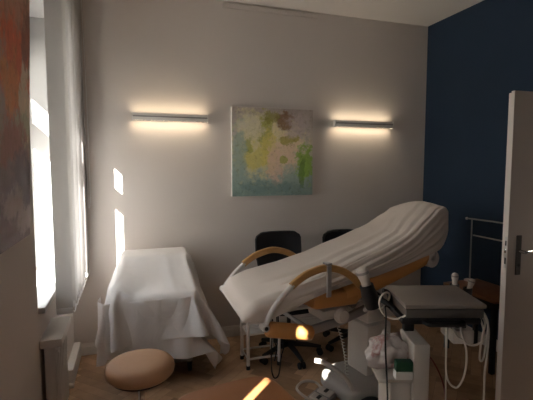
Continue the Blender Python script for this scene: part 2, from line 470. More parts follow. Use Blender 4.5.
# windows
def window(name, y0, y1, label, lintel):
    f = MB(); xa, xb = -0.75, -0.69; w = .055
    f.span(xa, xb, y0, y0+w, SILL, SOFF, .006); f.span(xa, xb, y1-w, y1, SILL, SOFF, .006)
    f.span(xa, xb, y0+w, y1-w, SILL+.03, SILL+.03+w, .006)
    f.span(xa, xb, y0+w, y1-w, lintel-.03, SOFF, .006)
    f.span(xa, xb, y0+w, y1-w, 1.80, 1.93, .006)                    # transom
    yc = (y0+y1)/2
    fr = f.build(name, M['frame_white']); fr['kind'] = 'structure'
    tag(fr, label, 'window')
    for k, (za, zb) in enumerate(((SILL+.03+w, 1.80), (1.93, lintel-.03))):
        g = MB(); g.span(-.722, -.718, y0+w, y1-w, za, zb); g.build('window_pane', M['glass'], fr, smooth=False)
    s = MB(); s.span(-.69, XL+.035, y0+.002, y1-.002, SILL, SILL+.035, .008); s.build('window_sill', M['frame_white'], fr)
    h = MB(); h.cyl((-.69, yc, 1.25), (-.665, yc, 1.25), .012); h.box((-.66, yc, 1.20), (.014, .022, .13), None, .006)
    h.build('window_handle', M['steel'], fr)
window('window_1', *W1, 'white framed window with transom behind the vertical blind', 2.36)
window('window_2', *W2, 'white framed window nearer the camera than the red painting', 2.43)
# skirting boards
def skirt(name, x0, x1, y0, y1, m, label):
    b = MB(); b.span(x0, x1, y0, y1, 0, .075, .003); b.span(x0 + (.004 if x1 > 2.9 and x0 > 2.9 else 0), x1, y0 + (.004 if y1 >= YB else 0), y1, .07, .10, .006)
    structure(name, b, m, label, 'skirting board')
skirt('baseboard_back', XL, XR, YB-.018, YB, M['trim'], 'pale skirting board along the lamp wall')
skirt('baseboard_right', XR-.018, XR, DY1+.0, YB-.018, M['trim'], 'pale skirting board below the blue wall')
b = MB(); b.span(XL, XL+.055, 3.17, YB-.018, 0, .125, .006)
structure('baseboard_left', b, M['trim'], 'boxed-in pale skirting under the vertical blind', 'skirting board')
# picture rail high on the back wall
b = MB(); b.span(.80, 1.70, YB-.014, YB, ZC-.055, ZC-.02, .003); b.span(.80, 1.70, YB-.020, YB-.012, ZC-.026, ZC-.02, .002)
structure('trim_4', b, M['wall'], 'thin picture rail below the ceiling above the canvas', 'picture rail')
b = MB(); b.span(-40, -3.0, -30, 40, -4.2, -4.0)
structure('ground', b, mat('street_stone', (0.35, 0.33, 0.30), 0.9, noise=.2), 'pale street outside the windows', 'ground')

def hall_fill_lamp():  # unseen lamp added to brighten the near left wall
    t = thing('added_fill_lamp', (XR+.72, 1.6, 2.5), 'round glowing fill lamp added unseen in the hallway beyond the doorway', 'lamp')
    b = MB(); b.lathe([(0, 2.5), (.17, 2.5), (.17, 2.47), (.16, 2.462), (0, 2.462)], (XR+.72, 1.6, 0), seg=32); b.build('fill_lamp_base', M['white_metal'], t)
    b = MB(); b.lathe([(.15, 2.462), (.14, 2.43), (.08, 2.405), (0, 2.398)], (XR+.72, 1.6, 0), seg=32); b.build('fill_lamp_shade', M['hall_fill_glow'], t)
hall_fill_lamp()

# ------------------------------------------------------------------ open door
def make_door():
    t = thing('door_1', (2.195, 1.95, 0.008), 'open greige door leaf with steel lever standing at the right edge', 'door')
    t['kind'] = 'structure'
    x0, x1 = 2.195, XR-.02
    b = MB(); b.span(x0+.012, x1, 1.978, 2.008, .008, 2.022, .002); b.span(x0, x1, 1.955, 1.98, .008, 2.03, .003)
    b.build('leaf', M['door'], t)
    b = MB(); b.span(x0-.0012, x0, 1.957, 1.978, .010, 2.028); b.span(x0+.0108, x0+.012, 1.980, 2.006, .01, 2.02)
    b.build('edge_band', M['door_edge'], t, smooth=False)
    b = MB(); b.span(x0-.0026, x0-.0012, 1.959, 1.977, .95, 1.145); lp = b.build('lock_plate', M['steel'], t, smooth=False)
    b = MB(); b.box((x0-.004, 1.968, 1.06), (.012, .012, .030), None, .002); b.build('latch', M['chrome'], lp)
    b = MB(); b.span(x0-.0032, x0-.0026, 1.963, 1.973, .975, 1.015); b.span(x0-.0032, x0-.0026, 1.963, 1.973, 1.09, 1.12); b.build('bolt_slot', M['black'], lp, smooth=False)
    b = MB(); b.box((2.278, 1.951, 1.028), (.040, .009, .25), None, .004); pl = b.build('handle_plate', M['dark_steel'], t)
    b = MB(); b.cyl((2.278, 1.947, 1.055), (2.278, 1.900, 1.055), .0105)
    b.tube(spline([(2.278, 1.900, 1.055), (2.30, 1.898, 1.056), (2.36, 1.898, 1.058), (2.40, 1.902, 1.056)], 5), .0095, 12)
    b.build('lever', M['chrome'], pl)
    b = MB(); b.cyl((2.278, 1.947, .965), (2.278, 1.944, .965), .009); b.build('keyhole', M['black'], pl)
    b = MB()
    for z in (.25, 1.05, 1.8): b.cyl((x1+.004, 1.948, z-.05), (x1+.004, 1.948, z+.05), .009)
    b.build('hinge', M['steel'], t)
make_door()

# ------------------------------------------------------------------ vertical blinds
def blind(name, ys, z0, label, chain=True, fabric='blind'):
    t = thing(name, (-.385, ys[0], 0), label, 'blind')
    b = MB(); b.span(-.408, -.362, ys[0]-.10, ys[-1]+.035, 2.935, 2.975, .004)
    for y in (ys[0]+.05, ys[-1]-.1): b.span(XL, -.40, y-.015, y+.015, 2.945, 2.97)
    b.build('headrail', M['frame_white'], t)
    for k, y in enumerate(ys):
        tw = (0, .012, -.008, .016, .004, -.010, .010)[k % 7] if chain and k < 8 else 0
        b = MB(); rows = []
        for z in (z0, z0+.04, 1.2, 1.8, 2.4, 2.93):
            if chain: rows.append([(-.4295 + .089*u, y + .0035*math.sin(PI*u) + tw*(u-.5), z) for u in (0, .25, .5, .75, 1)])
            else: rows.append([(-.390 + .010*u + .003*math.sin(PI*u), y - .0445 + .089*u, z) for u in (0, .25, .5, .75, 1)])   # turned shut
        b.grid(rows)
        s = b.build('slat', M['blind_shaded' if chain and k < 2 else fabric], t)
        b = MB(); b.span(*((-.4275, -.3425, y-.003, y+.007) if chain else (-.392, -.379, y-.042, y+.042)), z0-.004, z0+.032, .002); b.build('slat_weight', M['frame_white'], s)
    b = MB(); pts = []
    for k, (ya, yb) in enumerate(zip(ys, ys[1:])):
        for u in (0, .25, .5, .75): pts.append((-.338, ya + (yb-ya)*u, z0 + .012 - .022*math.sin(PI*u)))
    pts.append((-.338, ys[-1], z0+.012))
    b.tube(pts, .003, 6); b.build('bead_chain', M['frame_white'], t)
    if chain:
        b = MB(); yy = ys[-1]+.02
        b.tube(spline([(-.345, yy, 2.94), (-.340, yy, 2.2), (-.335, yy, 1.5), (-.332, yy-.01, 1.28), (-.325, yy-.03, 1.24), (-.318, yy-.02, 1.28), (-.315, yy, 1.45), (-.32, yy, 2.2), (-.335, yy, 2.94)], 6), .0035, 6)
        b.build('pull_cord', M['frame_white'], t)
ys1 = [2.63, 2.76, 2.88, 2.955, 3.03, 3.103, 3.176, 3.248, 3.320, 3.476, 3.545, 3.61, 3.66]
blind('vertical_blind', ys1, .72, 'white vertical blind gathered beside the back wall corner')
ys2 = [.868 - .067 - .074*k for k in range(13)][::-1] + [.868 + .067 + .074*k for k in range(4)]
blind('vertical_blind', ys2, .72, 'closed vertical blind before the window nearest the camera', False, 'blind_dense')

# radiator under the visible window
def radiator():
    t = thing('radiator', (-.43, 2.42, 0), 'white radiator with a flat top board below the window', 'radiator')
    y0, y1 = 2.415, 2.76
    b = MB(); b.span(-.462, -.405, y0, y1, .13, .612, .006); b.build('panel', M['white_metal'], t)
    b = MB(); b.span(-.407, -.399, y0+.015, y1-.015, .15, .59, .003)
    for k in range(6): b.span(-.400, -.393, y0+.03+k*.052, y0+.055+k*.052, .17, .57, .003)
    b.build('rib_face', M['white_metal'], t)
    b = MB(); b.span(XL, -.372, y0-.012, y1+.012, .612, .658, .006); b.build('top_board', M['white_metal'], t)
    b = MB(); b.tube([(-.43, y1, .19), (-.43, y1+.04, .19), (-.43, y1+.045, .15), (-.43, y1+.045, 0)], .009, 10); b.build('pipe', M['white_metal'], t)
    b = MB(); b.cyl((-.43, y1+.045, .19), (-.375, y1+.045, .19), .018, .015); b.build('valve', M['white_plastic'], t)
    for y in (y0+.06, y1-.06):
        b = MB(); b.span(XL, -.455, y-.02, y+.02, .22, .26); b.build('bracket', M['white_metal'], t)
radiator()

# ------------------------------------------------------------------ pictures
def canvas():
    t = thing('canvas_painting', (1.258, YB-.02, 1.305), 'square pastel abstract canvas between the two wall lamps', 'painting')
    b = MB(); b.span(.865, 1.65, YB-.040, YB-.002, 1.305, 2.105, .003)
    b.build('stretcher_edge', M['paper'], t)
    b = MB(); b.span(.866, 1.649, YB-.0415, YB-.0398, 1.306, 2.104); b.build('painted_face', M['art_floral'], t, smooth=False)
canvas()
def canvas_red():
    t = thing('canvas_painting', (-.455, 1.64, 1.27), 'large dark red abstract canvas on the window wall at left', 'painting')
    rot = Matrix.Rotation(R(2.2), 3, 'Y'); c = Vector((-.437, 1.64, 1.86))
    b = MB(); b.box(c, (.032, .98, 1.18), rot, .003); b.build('stretcher_edge', M['paper'], t)
    b = MB(); b.box(c + rot @ Vector((.0165, 0, 0)), (.0015, .979, 1.179), rot); b.build('painted_face', M['art_red'], t, smooth=False)
canvas_red()

# ------------------------------------------------------------------ wall lamps
def lamp(xc, L, label):
    t = thing('wall_lamp', (xc, YB, 1.985), label, 'lamp', 'bar lamps on the back wall')
    y0, y1 = YB-.085, YB-.030
    b = MB()   # open-topped aluminium channel
    b.span(xc-L/2, xc+L/2, y0, y0+.004, 1.9555, 2.015, .001); b.span(xc-L/2, xc+L/2, y1-.004, y1, 1.962, 2.015, .001)
    b.span(xc-L/2, xc+L/2, y0+.004, y1-.004, 1.984, 1.990)
    b.build('housing', M['alu'], t)
    for sx in (-1, 1):
        b = MB(); b.span(xc+sx*(L/2), xc+sx*(L/2+.006), y0-.002, y1+.002, 1.954, 2.019, .002); b.build('end_cap', M['alu'], t)
    b = MB(); b.span(xc-L/2+.004, xc+L/2-.004, y0+.005, y1-.005, 1.9600, 1.975, .002); b.build('lower_diffuser', M['lamp_glow'], t)
    b = MB(); b.span(xc-L/2+.004, xc+L/2-.004, y0+.005, y1-.005, 1.998, 2.012, .004); b.build('upper_diffuser', M['lamp_glow'], t)
    b = MB(); b.span(xc-L/2+.002, xc+L/2-.002, y0-.004, y0, 1.984, 1.993, .0015); b.build('front_strip', M['grey_plastic'], t)
    for sx in (-1, 1):
        b = MB(); b.span(xc+sx*.18-.02, xc+sx*.18+.02, y1, YB, 1.970, 2.010, .002); b.build('wall_bracket', M['alu'], t)
lamp(.335, .615, 'lit aluminium bar lamp left of the square canvas')
lamp(2.185, .635, 'lit aluminium bar lamp right of the square canvas')

# ------------------------------------------------------------------ sheet-covered trolley
def trolley():
    t = thing('equipment_trolley', (.15, 3.32, 0), 'wheeled equipment trolley hidden under a white sheet', 'trolley')
    b = MB(); b.span(-.08, .41, 3.33, 3.59, .10, .862, .02); b.build('cabinet', M['white_plastic'], t)
    b = MB(); b.span(-.19, .425, 3.06, 3.33, .56, .642, .02); b.build('keyboard_shelf', M['grey_plastic'], t)
    b = MB(); b.span(-.10, .42, 3.12, 3.33, .085, .13, .015); b.build('foot_frame', M['grey_plastic'], t)
    for x in (-.07, .40):
        for y in (3.16, 3.54):
            b = MB(); b.cyl((x-.012, y, .042), (x+.012, y, .042), .042, seg=24); c = b.build('caster', M['rubber'], t)
            b = MB(); b.box((x, y, .075), (.04, .05, .03), None, .006); b.build('caster_fork', M['dark_steel'], c)
trolley()
SHEET = [   # draped sheet: x, y, z in millimetres, rows of 51 points
-258,3036,153,-236,3049,171,-212,3056,189,-188,3046,207,-179,3020,222,-186,2993,235,-200,2968,249,-215,2944,262,-222,2917,275,-207,2892,287,-176,2890,291,-151,2909,288,-132,2934,285,-111,2956,282,-85,2974,280,-56,2985,279,-25,2992,279,6,2996,280,38,2998,280,69,3000,281,100,3001,282,132,3001,283,163,3001,284,194,3000,285,226,2997,286,257,2993,288,287,2986,290,317,2975,293,343,2958,297,366,2938,302,393,2921,306,422,2932,303,421,2962,295,409,2990,287,401,3020,280,416,3045,271,443,3035,258,457,3009,246,470,2983,234,490,2962,222,516,2954,207,538,2964,187,540,2985,163,537,3005,140,533,3025,116,528,3045,93,522,3066,70,514,3087,48,501,3108,28,481,3127,13,495,3155,13,
-272,3027,173,-251,3042,191,-228,3053,209,-202,3053,227,-183,3033,243,-183,3006,258,-196,2980,271,-212,2956,284,-221,2930,298,-210,2903,310,-180,2895,316,-154,2912,314,-135,2937,310,-113,2960,307,-87,2977,306,-58,2989,305,-28,2995,305,4,2999,305,35,3002,306,66,3004,306,98,3005,307,129,3005,308,160,3005,309,192,3004,310,223,3001,312,254,2998,313,285,2992,315,315,2982,318,341,2966,322,365,2945,327,391,2928,331,421,2936,328,420,2967,320,407,2994,313,404,3025,305,426,3045,295,450,3030,282,463,3004,271,477,2978,259,501,2962,245,527,2965,228,540,2983,206,540,3003,182,538,3023,158,536,3043,134,534,3064,110,530,3084,86,521,3105,65,504,3125,47,487,3145,30,470,3164,13,
-284,3016,193,-264,3032,211,-243,3047,229,-218,3054,247,-194,3044,265,-183,3019,280,-191,2992,294,-208,2968,307,-219,2942,320,-213,2915,333,-185,2902,340,-157,2915,339,-137,2940,336,-116,2963,333,-90,2980,331,-61,2992,330,-30,2998,330,1,3002,331,32,3005,331,64,3007,332,95,3008,333,126,3009,334,158,3009,335,189,3007,336,220,3005,337,252,3002,338,283,2997,340,313,2988,343,340,2973,346,364,2953,351,389,2935,356,420,2941,354,420,2971,346,407,2999,338,408,3029,330,435,3043,319,457,3024,307,468,2997,295,486,2975,283,513,2968,267,533,2981,247,539,3001,224,539,3021,200,538,3042,176,535,3062,152,527,3080,128,514,3095,103,498,3106,78,484,3109,51,469,3127,30,452,3146,13,
-296,3004,213,-276,3021,231,-257,3037,249,-234,3050,267,-209,3050,285,-189,3032,302,-188,3005,316,-203,2980,329,-216,2955,343,-215,2927,356,-190,2910,364,-160,2919,365,-140,2943,362,-119,2966,359,-93,2984,357,-63,2995,356,-33,3002,356,-2,3006,356,30,3009,357,61,3011,357,92,3012,358,124,3013,359,155,3012,360,186,3011,361,218,3009,362,249,3006,364,280,3002,366,310,2994,368,338,2980,371,362,2961,376,387,2942,381,419,2945,379,419,2976,371,407,3004,364,414,3033,355,443,3039,344,463,3019,331,475,2992,320,498,2975,306,523,2980,288,535,2999,266,537,3019,242,536,3040,218,532,3059,194,520,3074,169,506,3085,143,492,3096,117,478,3095,89,467,3115,68,461,3140,50,458,3164,30,
-308,2993,233,-287,3008,251,-268,3025,269,-249,3042,287,-225,3051,305,-200,3043,323,-188,3018,338,-197,2991,352,-213,2968,365,-216,2939,378,-195,2918,388,-164,2923,390,-141,2945,387,-121,2969,384,-95,2987,382,-66,2998,382,-35,3005,382,-4,3009,382,27,3012,382,58,3014,383,90,3015,384,121,3016,385,152,3016,386,184,3015,387,215,3013,388,246,3011,389,278,3007,391,308,3000,393,337,2987,396,361,2968,401,386,2949,405,417,2950,405,418,2980,397,408,3009,389,422,3036,380,451,3035,368,467,3011,356,483,2987,344,510,2982,328,528,2997,307,534,3017,284,533,3037,260,526,3056,236,512,3066,210,499,3078,184,484,3084,157,470,3095,131,482,3113,107,475,3134,85,484,3150,59,483,3169,34,
-321,2983,253,-297,2995,271,-278,3012,289,-261,3030,307,-240,3046,325,-214,3049,343,-194,3032,360,-193,3004,374,-209,2980,387,-215,2952,401,-199,2928,412,-168,2928,415,-144,2948,413,-123,2972,410,-98,2990,408,-69,3002,407,-38,3008,407,-7,3012,407,24,3015,408,56,3016,409,87,3015,409,118,3014,410,150,3015,411,181,3016,412,212,3016,414,244,3014,415,275,3011,416,306,3005,418,335,2994,421,361,2977,425,385,2957,430,416,2955,430,417,2985,422,410,3014,414,430,3037,405,458,3030,392,472,3005,380,495,2988,367,519,2995,349,528,3015,326,528,3035,302,520,3052,277,506,3062,251,491,3070,225,477,3080,198,468,3096,173,470,3115,148,484,3131,125,484,3152,101,491,3168,76,491,3187,51,
-336,2978,274,-310,2985,291,-288,2998,309,-269,3016,327,-253,3035,345,-231,3048,363,-205,3042,381,-193,3017,396,-202,2991,410,-214,2965,423,-203,2938,436,-172,2934,440,-146,2951,439,-126,2975,436,-101,2994,433,-72,3005,433,-41,3011,433,-10,3015,433,22,3016,434,53,3014,434,84,3011,435,116,3011,436,147,3012,437,178,3014,438,210,3016,439,241,3017,441,272,3015,442,303,3010,444,333,3001,446,360,2985,450,383,2965,455,414,2959,456,416,2990,448,414,3020,439,438,3036,429,465,3025,417,480,3000,405,507,2995,389,522,3012,368,523,3032,344,515,3049,319,501,3059,293,486,3068,266,473,3079,240,466,3096,215,466,3115,190,472,3134,165,483,3151,142,494,3169,118,496,3187,93,495,3207,68,
-351,2982,294,-325,2981,312,-300,2988,329,-278,3001,346,-261,3021,365,-245,3040,384,-220,3046,401,-199,3031,418,-198,3003,432,-211,2978,446,-206,2950,459,-177,2940,465,-149,2954,464,-128,2978,461,-104,2997,459,-74,3008,458,-43,3014,458,-12,3017,459,19,3015,459,50,3011,460,82,3008,461,113,3008,461,144,3009,462,176,3010,464,207,3013,465,238,3016,466,270,3017,468,301,3014,469,331,3007,471,359,2993,475,382,2973,480,413,2964,481,412,2994,473,419,3024,465,447,3034,454,469,3017,441,491,2998,428,513,3009,409,518,3030,386,510,3047,361,496,3057,335,481,3066,308,469,3079,282,463,3096,257,464,3116,232,468,3134,207,474,3153,183,482,3171,158,493,3189,135,499,3207,110,498,3226,85,
-363,2996,312,-341,2986,332,-315,2984,349,-290,2990,367,-268,3005,384,-254,3026,403,-236,3043,422,-210,3041,439,-197,3016,455,-207,2990,468,-209,2962,481,-182,2948,489,-152,2958,490,-131,2980,487,-106,3000,484,-77,3011,484,-46,3016,484,-15,3017,485,17,3013,485,48,3008,486,79,3006,486,110,3005,487,142,3005,488,173,3007,489,204,3009,490,235,3013,492,267,3016,493,298,3017,495,329,3013,496,358,3001,499,382,2981,504,411,2969,507,413,2999,498,426,3026,489,455,3030,478,474,3009,465,502,3007,450,512,3027,428,505,3045,403,491,3055,376,477,3065,350,465,3078,324,460,3096,299,462,3116,274,466,3135,249,472,3153,225,478,3172,200,484,3190,176,491,3208,151,502,3226,127,501,3245,102,
-366,3018,326,-352,3002,349,-331,2991,369,-305,2988,387,-279,2993,404,-259,3009,422,-248,3031,441,-225,3044,460,-203,3029,476,-201,3002,491,-210,2975,504,-187,2956,514,-156,2962,515,-133,2983,513,-109,3004,510,-80,3014,510,-48,3016,510,-17,3016,510,14,3011,511,45,3005,511,76,3003,512,108,3003,513,139,3007,514,170,3009,515,201,3009,516,233,3010,517,264,3014,519,295,3016,520,326,3016,522,357,3008,524,382,2990,528,409,2974,532,424,3000,522,433,3029,514,462,3024,502,485,3008,489,504,3024,469,500,3043,445,486,3054,418,472,3064,392,462,3078,366,458,3097,341,460,3116,316,465,3135,292,470,3153,267,476,3172,242,482,3190,218,488,3209,193,496,3227,169,504,3245,144,503,3264,119,
-357,3040,335,-352,3024,362,-340,3008,386,-320,2996,407,-295,2992,425,-269,2995,442,-252,3014,460,-240,3037,479,-215,3039,497,-203,3015,513,-211,2988,526,-191,2966,537,-160,2967,540,-135,2985,538,-112,3007,536,-82,3016,535,-51,3016,536,-19,3016,536,11,3009,537,42,3003,537,74,3001,538,105,3005,538,136,3010,539,167,3011,540,198,3009,542,230,3009,543,261,3012,545,292,3015,546,323,3016,548,355,3014,549,382,2999,553,408,2982,557,419,3009,546,442,3029,539,467,3015,526,493,3020,510,495,3041,487,482,3053,460,468,3063,434,458,3078,409,456,3097,383,458,3116,358,463,3135,334,470,3153,309,477,3171,284,482,3190,260,488,3209,235,494,3227,211,501,3245,186,506,3264,161,504,3283,137,
-337,3056,341,-340,3045,370,-338,3031,398,-328,3014,423,-310,3001,444,-285,2996,463,-258,2998,480,-243,3019,498,-231,3040,517,-208,3029,534,-211,3001,548,-195,2977,560,-164,2973,565,-137,2988,564,-115,3010,561,-84,3016,561,-53,3014,562,-21,3016,562,9,3008,562,40,3002,563,71,3002,563,101,3009,564,133,3012,565,164,3011,566,195,3009,568,227,3009,569,258,3010,570,289,3013,572,320,3015,573,352,3016,575,382,3008,577,407,2990,582,421,3016,571,450,3025,563,478,3017,549,488,3038,528,478,3053,503,464,3062,476,456,3079,451,454,3097,426,457,3116,401,461,3135,376,468,3153,351,477,3171,327,483,3189,302,488,3208,277,493,3227,253,499,3245,228,505,3264,204,508,3283,179,505,3303,154,
-312,3062,344,-317,3058,374,-321,3050,404,-322,3037,433,-315,3021,459,-299,3006,482,-274,3002,500,-248,3002,517,-240,3026,537,-219,3039,555,-211,3014,571,-199,2988,583,-169,2980,590,-140,2991,590,-117,3013,587,-86,3016,587,-55,3013,587,-24,3016,588,6,3007,588,37,3001,588,68,3004,589,98,3012,589,130,3012,591,161,3010,592,192,3009,593,224,3011,594,255,3010,596,286,3012,598,317,3014,599,349,3015,601,380,3015,602,407,2998,606,428,3019,595,457,3017,587,478,3034,570,474,3052,545,460,3062,518,454,3080,493,453,3098,468,457,3117,443,458,3136,418,465,3154,393,473,3172,368,483,3189,344,489,3207,320,493,3226,295,498,3245,270,504,3264,246,508,3283,221,508,3302,196,506,3322,172,
-287,3060,346,-291,3058,377,-296,3057,408,-301,3052,438,-305,3043,468,-302,3028,496,-288,3012,519,-263,3008,537,-237,3007,555,-233,3031,575,-206,3029,591,-201,3002,605,-174,2989,614,-143,2994,615,-120,3015,613,-88,3016,613,-57,3013,613,-26,3016,614,4,3006,614,34,3000,614,65,3007,615,96,3014,615,127,3010,616,158,3010,618,189,3010,619,221,3012,620,252,3012,622,283,3012,623,314,3012,625,346,3012,626,377,3011,628,408,3006,632,434,3021,621,462,3029,609,468,3050,587,456,3062,561,454,3081,535,454,3099,510,453,3118,485,455,3136,459,460,3155,435,468,3173,410,478,3190,386,489,3207,362,494,3226,337,499,3245,312,503,3264,288,507,3283,263,509,3302,239,508,3321,214,505,3341,189,
-261,3055,347,-266,3054,378,-271,3053,409,-275,3053,440,-280,3051,471,-286,3047,502,-286,3035,531,-277,3019,556,-249,3024,571,-230,3013,593,-220,3036,612,-203,3015,628,-178,2999,637,-147,2999,641,-122,3016,639,-91,3016,639,-59,3014,639,-28,3016,640,1,3007,640,31,3016,635,61,3012,640,93,3014,641,124,3017,641,155,3018,642,186,3018,644,218,3019,645,249,3020,646,280,3021,647,312,3022,649,343,3023,650,374,3024,651,406,3023,653,438,3028,646,459,3045,630,454,3064,603,454,3082,578,454,3100,552,456,3119,527,458,3137,501,456,3156,476,465,3174,452,475,3191,428,486,3208,404,494,3225,379,499,3244,355,503,3263,330,507,3282,305,509,3302,281,509,3321,256,506,3340,231,499,3359,207,
-236,3059,350,-240,3056,381,-245,3053,412,-250,3050,442,-255,3049,473,-260,3048,504,-265,3049,535,-269,3042,566,-263,3027,593,-236,3034,606,-225,3020,631,-201,3034,646,-182,3013,659,-151,3009,664,-120,3016,664,-92,3030,661,-62,3020,664,-31,3017,665,-4,3028,653,27,3027,657,58,3028,660,89,3030,661,121,3032,662,152,3034,662,183,3036,662,214,3037,663,246,3039,664,277,3040,665,309,3041,666,340,3042,667,371,3043,668,403,3044,669,435,3046,666,455,3065,647,454,3084,620,454,3102,594,458,3120,569,461,3138,543,462,3156,518,459,3175,493,475,3189,470,484,3207,446,493,3225,421,498,3244,397,502,3263,372,506,3282,348,508,3301,323,509,3321,298,506,3340,274,497,3358,249,482,3369,224,
-220,3079,353,-222,3073,383,-224,3068,414,-227,3062,445,-230,3057,476,-234,3052,506,-239,3049,537,-244,3047,568,-249,3048,599,-248,3036,629,-220,3042,642,-213,3028,668,-183,3031,677,-155,3021,687,-124,3027,687,-95,3037,685,-65,3029,688,-37,3039,678,-8,3048,669,23,3049,672,55,3051,672,86,3053,672,117,3056,672,148,3057,673,180,3059,674,211,3061,674,243,3062,675,274,3063,676,305,3064,677,337,3065,678,368,3067,678,399,3069,675,430,3068,679,441,3086,656,459,3103,636,455,3122,611,455,3140,585,454,3158,559,457,3176,534,463,3195,509,482,3207,488,491,3225,463,497,3243,439,501,3263,414,504,3282,390,507,3301,365,508,3320,341,505,3340,316,496,3357,291,480,3366,266,463,3362,240,
-218,3105,356,-219,3099,387,-220,3093,417,-221,3087,448,-222,3081,479,-227,3076,510,-224,3069,540,-224,3063,571,-225,3057,601,-228,3052,632,-234,3049,663,-206,3051,678,-192,3036,702,-160,3037,707,-129,3039,710,-98,3042,711,-69,3050,703,-41,3060,692,-11,3067,687,20,3072,683,51,3075,682,82,3077,682,114,3079,682,145,3081,683,176,3083,684,208,3084,685,239,3085,686,271,3086,687,302,3087,688,333,3088,691,364,3090,688,396,3091,689,426,3088,695,438,3106,672,454,3123,651,460,3141,627,460,3160,601,454,3177,576,457,3196,551,469,3213,527,488,3225,505,496,3243,481,500,3262,457,503,3281,432,506,3301,407,508,3320,383,504,3339,358,494,3355,333,477,3363,308,462,3356,281,455,3342,254,
-223,3130,359,-224,3124,389,-224,3118,420,-225,3113,451,-227,3106,482,-224,3101,513,-224,3095,543,-224,3089,574,-224,3082,605,-224,3076,636,-218,3070,666,-219,3063,697,-198,3055,720,-166,3054,727,-134,3057,729,-102,3061,727,-74,3072,716,-44,3079,710,-14,3085,705,17,3091,700,48,3096,697,79,3099,696,110,3101,696,142,3103,696,173,3105,697,204,3106,697,236,3108,699,267,3109,700,298,3109,702,330,3111,702,361,3112,702,392,3111,705,423,3108,712,436,3126,689,449,3143,667,453,3161,641,461,3180,617,454,3197,592,459,3215,567,476,3230,545,494,3243,523,498,3262,499,502,3281,474,505,3300,450,506,3320,425,503,3339,400,492,3354,375,474,3359,350,461,3349,323,457,3334,295,459,3320,267,
-227,3156,361,-228,3150,392,-229,3144,423,-230,3138,454,-231,3132,485,-231,3126,516,-230,3120,546,-229,3114,577,-227,3108,608,-224,3102,639,-216,3096,669,-217,3089,700,-198,3082,726,-172,3075,742,-139,3081,738,-107,3083,740,-78,3092,732,-47,3098,727,-17,3104,722,14,3110,718,45,3115,714,76,3119,711,107,3122,710,138,3125,710,170,3126,711,201,3128,711,232,3129,712,264,3130,714,295,3131,715,326,3133,715,358,3133,717,389,3132,721,419,3128,728,433,3145,706,444,3163,682,445,3181,656,458,3199,634,454,3217,609,464,3234,585,486,3244,565,497,3261,541,500,3281,517,503,3300,492,505,3319,467,502,3338,443,490,3353,417,472,3354,392,462,3342,365,460,3327,337,464,3313,309,469,3300,281,
-228,3181,364,-228,3175,395,-228,3170,426,-228,3164,457,-228,3157,488,-227,3151,519,-226,3145,549,-225,3139,580,-224,3133,611,-223,3127,642,-217,3121,672,-216,3115,703,-195,3108,726,-169,3103,742,-141,3099,756,-112,3108,748,-80,3112,748,-51,3119,742,-20,3125,737,11,3130,733,41,3135,730,72,3140,727,104,3143,726,135,3145,725,166,3147,725,198,3149,726,229,3150,727,260,3151,728,292,3153,729,323,3154,730,354,3154,732,385,3152,737,416,3148,744,430,3165,722,437,3183,698,439,3201,672,454,3219,651,454,3237,625,475,3247,604,493,3261,583,498,3280,559,501,3300,534,503,3319,510,500,3338,485,487,3351,460,470,3348,433,463,3334,406,465,3320,378,471,3307,350,477,3295,322,482,3282,294,
-226,3207,368,-226,3201,398,-225,3195,429,-225,3189,460,-224,3183,491,-224,3177,522,-224,3171,552,-225,3165,583,-226,3159,614,-224,3153,645,-220,3147,675,-214,3141,706,-194,3134,729,-171,3127,749,-145,3123,766,-113,3126,767,-85,3135,758,-54,3139,758,-24,3146,752,7,3151,748,38,3156,745,69,3160,743,100,3163,741,132,3166,741,163,3168,741,194,3170,741,226,3171,742,257,3172,743,288,3173,744,320,3174,746,351,3174,748,382,3172,753,412,3168,760,426,3185,738,431,3203,713,434,3221,687,444,3239,663,457,3257,642,483,3261,624,494,3280,601,498,3299,576,501,3318,552,498,3337,527,484,3348,502,469,3341,475,466,3326,447,471,3313,419,478,3302,391,484,3289,363,488,3275,335,490,3261,307,
-225,3233,371,-224,3227,401,-224,3221,432,-223,3215,463,-224,3209,494,-224,3203,525,-224,3197,556,-224,3191,586,-225,3185,617,-223,3179,648,-221,3172,679,-212,3166,708,-192,3159,731,-172,3153,755,-148,3147,774,-117,3147,781,-87,3154,776,-58,3162,768,-27,3166,768,4,3172,763,35,3176,760,66,3180,758,97,3184,757,128,3186,757,160,3188,757,191,3190,757,222,3191,758,254,3193,759,285,3194,760,316,3194,762,348,3194,764,379,3192,769,409,3188,777,422,3205,754,425,3223,729,430,3241,703,443,3258,680,469,3264,664,486,3279,642,494,3298,619,498,3318,594,496,3337,569,480,3344,544,468,3333,517,471,3319,489,478,3307,460,485,3295,432,489,3282,404,490,3268,376,489,3253,348,484,3240,320,
-227,3258,374,-225,3252,405,-224,3246,435,-223,3240,466,-224,3234,497,-224,3228,528,-224,3222,559,-224,3216,589,-224,3210,620,-224,3204,651,-218,3198,681,-209,3192,711,-190,3185,735,-172,3178,760,-150,3172,782,-121,3170,793,-90,3174,792,-61,3182,785,-31,3189,780,1,3192,779,31,3197,776,63,3201,774,94,3204,773,125,3206,773,156,3208,773,188,3210,774,219,3211,774,251,3213,775,282,3213,777,313,3214,778,344,3214,781,375,3212,785,406,3208,793,417,3226,770,420,3243,744,429,3261,720,449,3274,699,474,3281,683,489,3298,661,494,3317,637,493,3336,612,476,3339,585,470,3325,558,475,3312,530,483,3301,502,488,3288,474,489,3273,445,485,3260,417,478,3249,389,470,3240,360,461,3236,330,
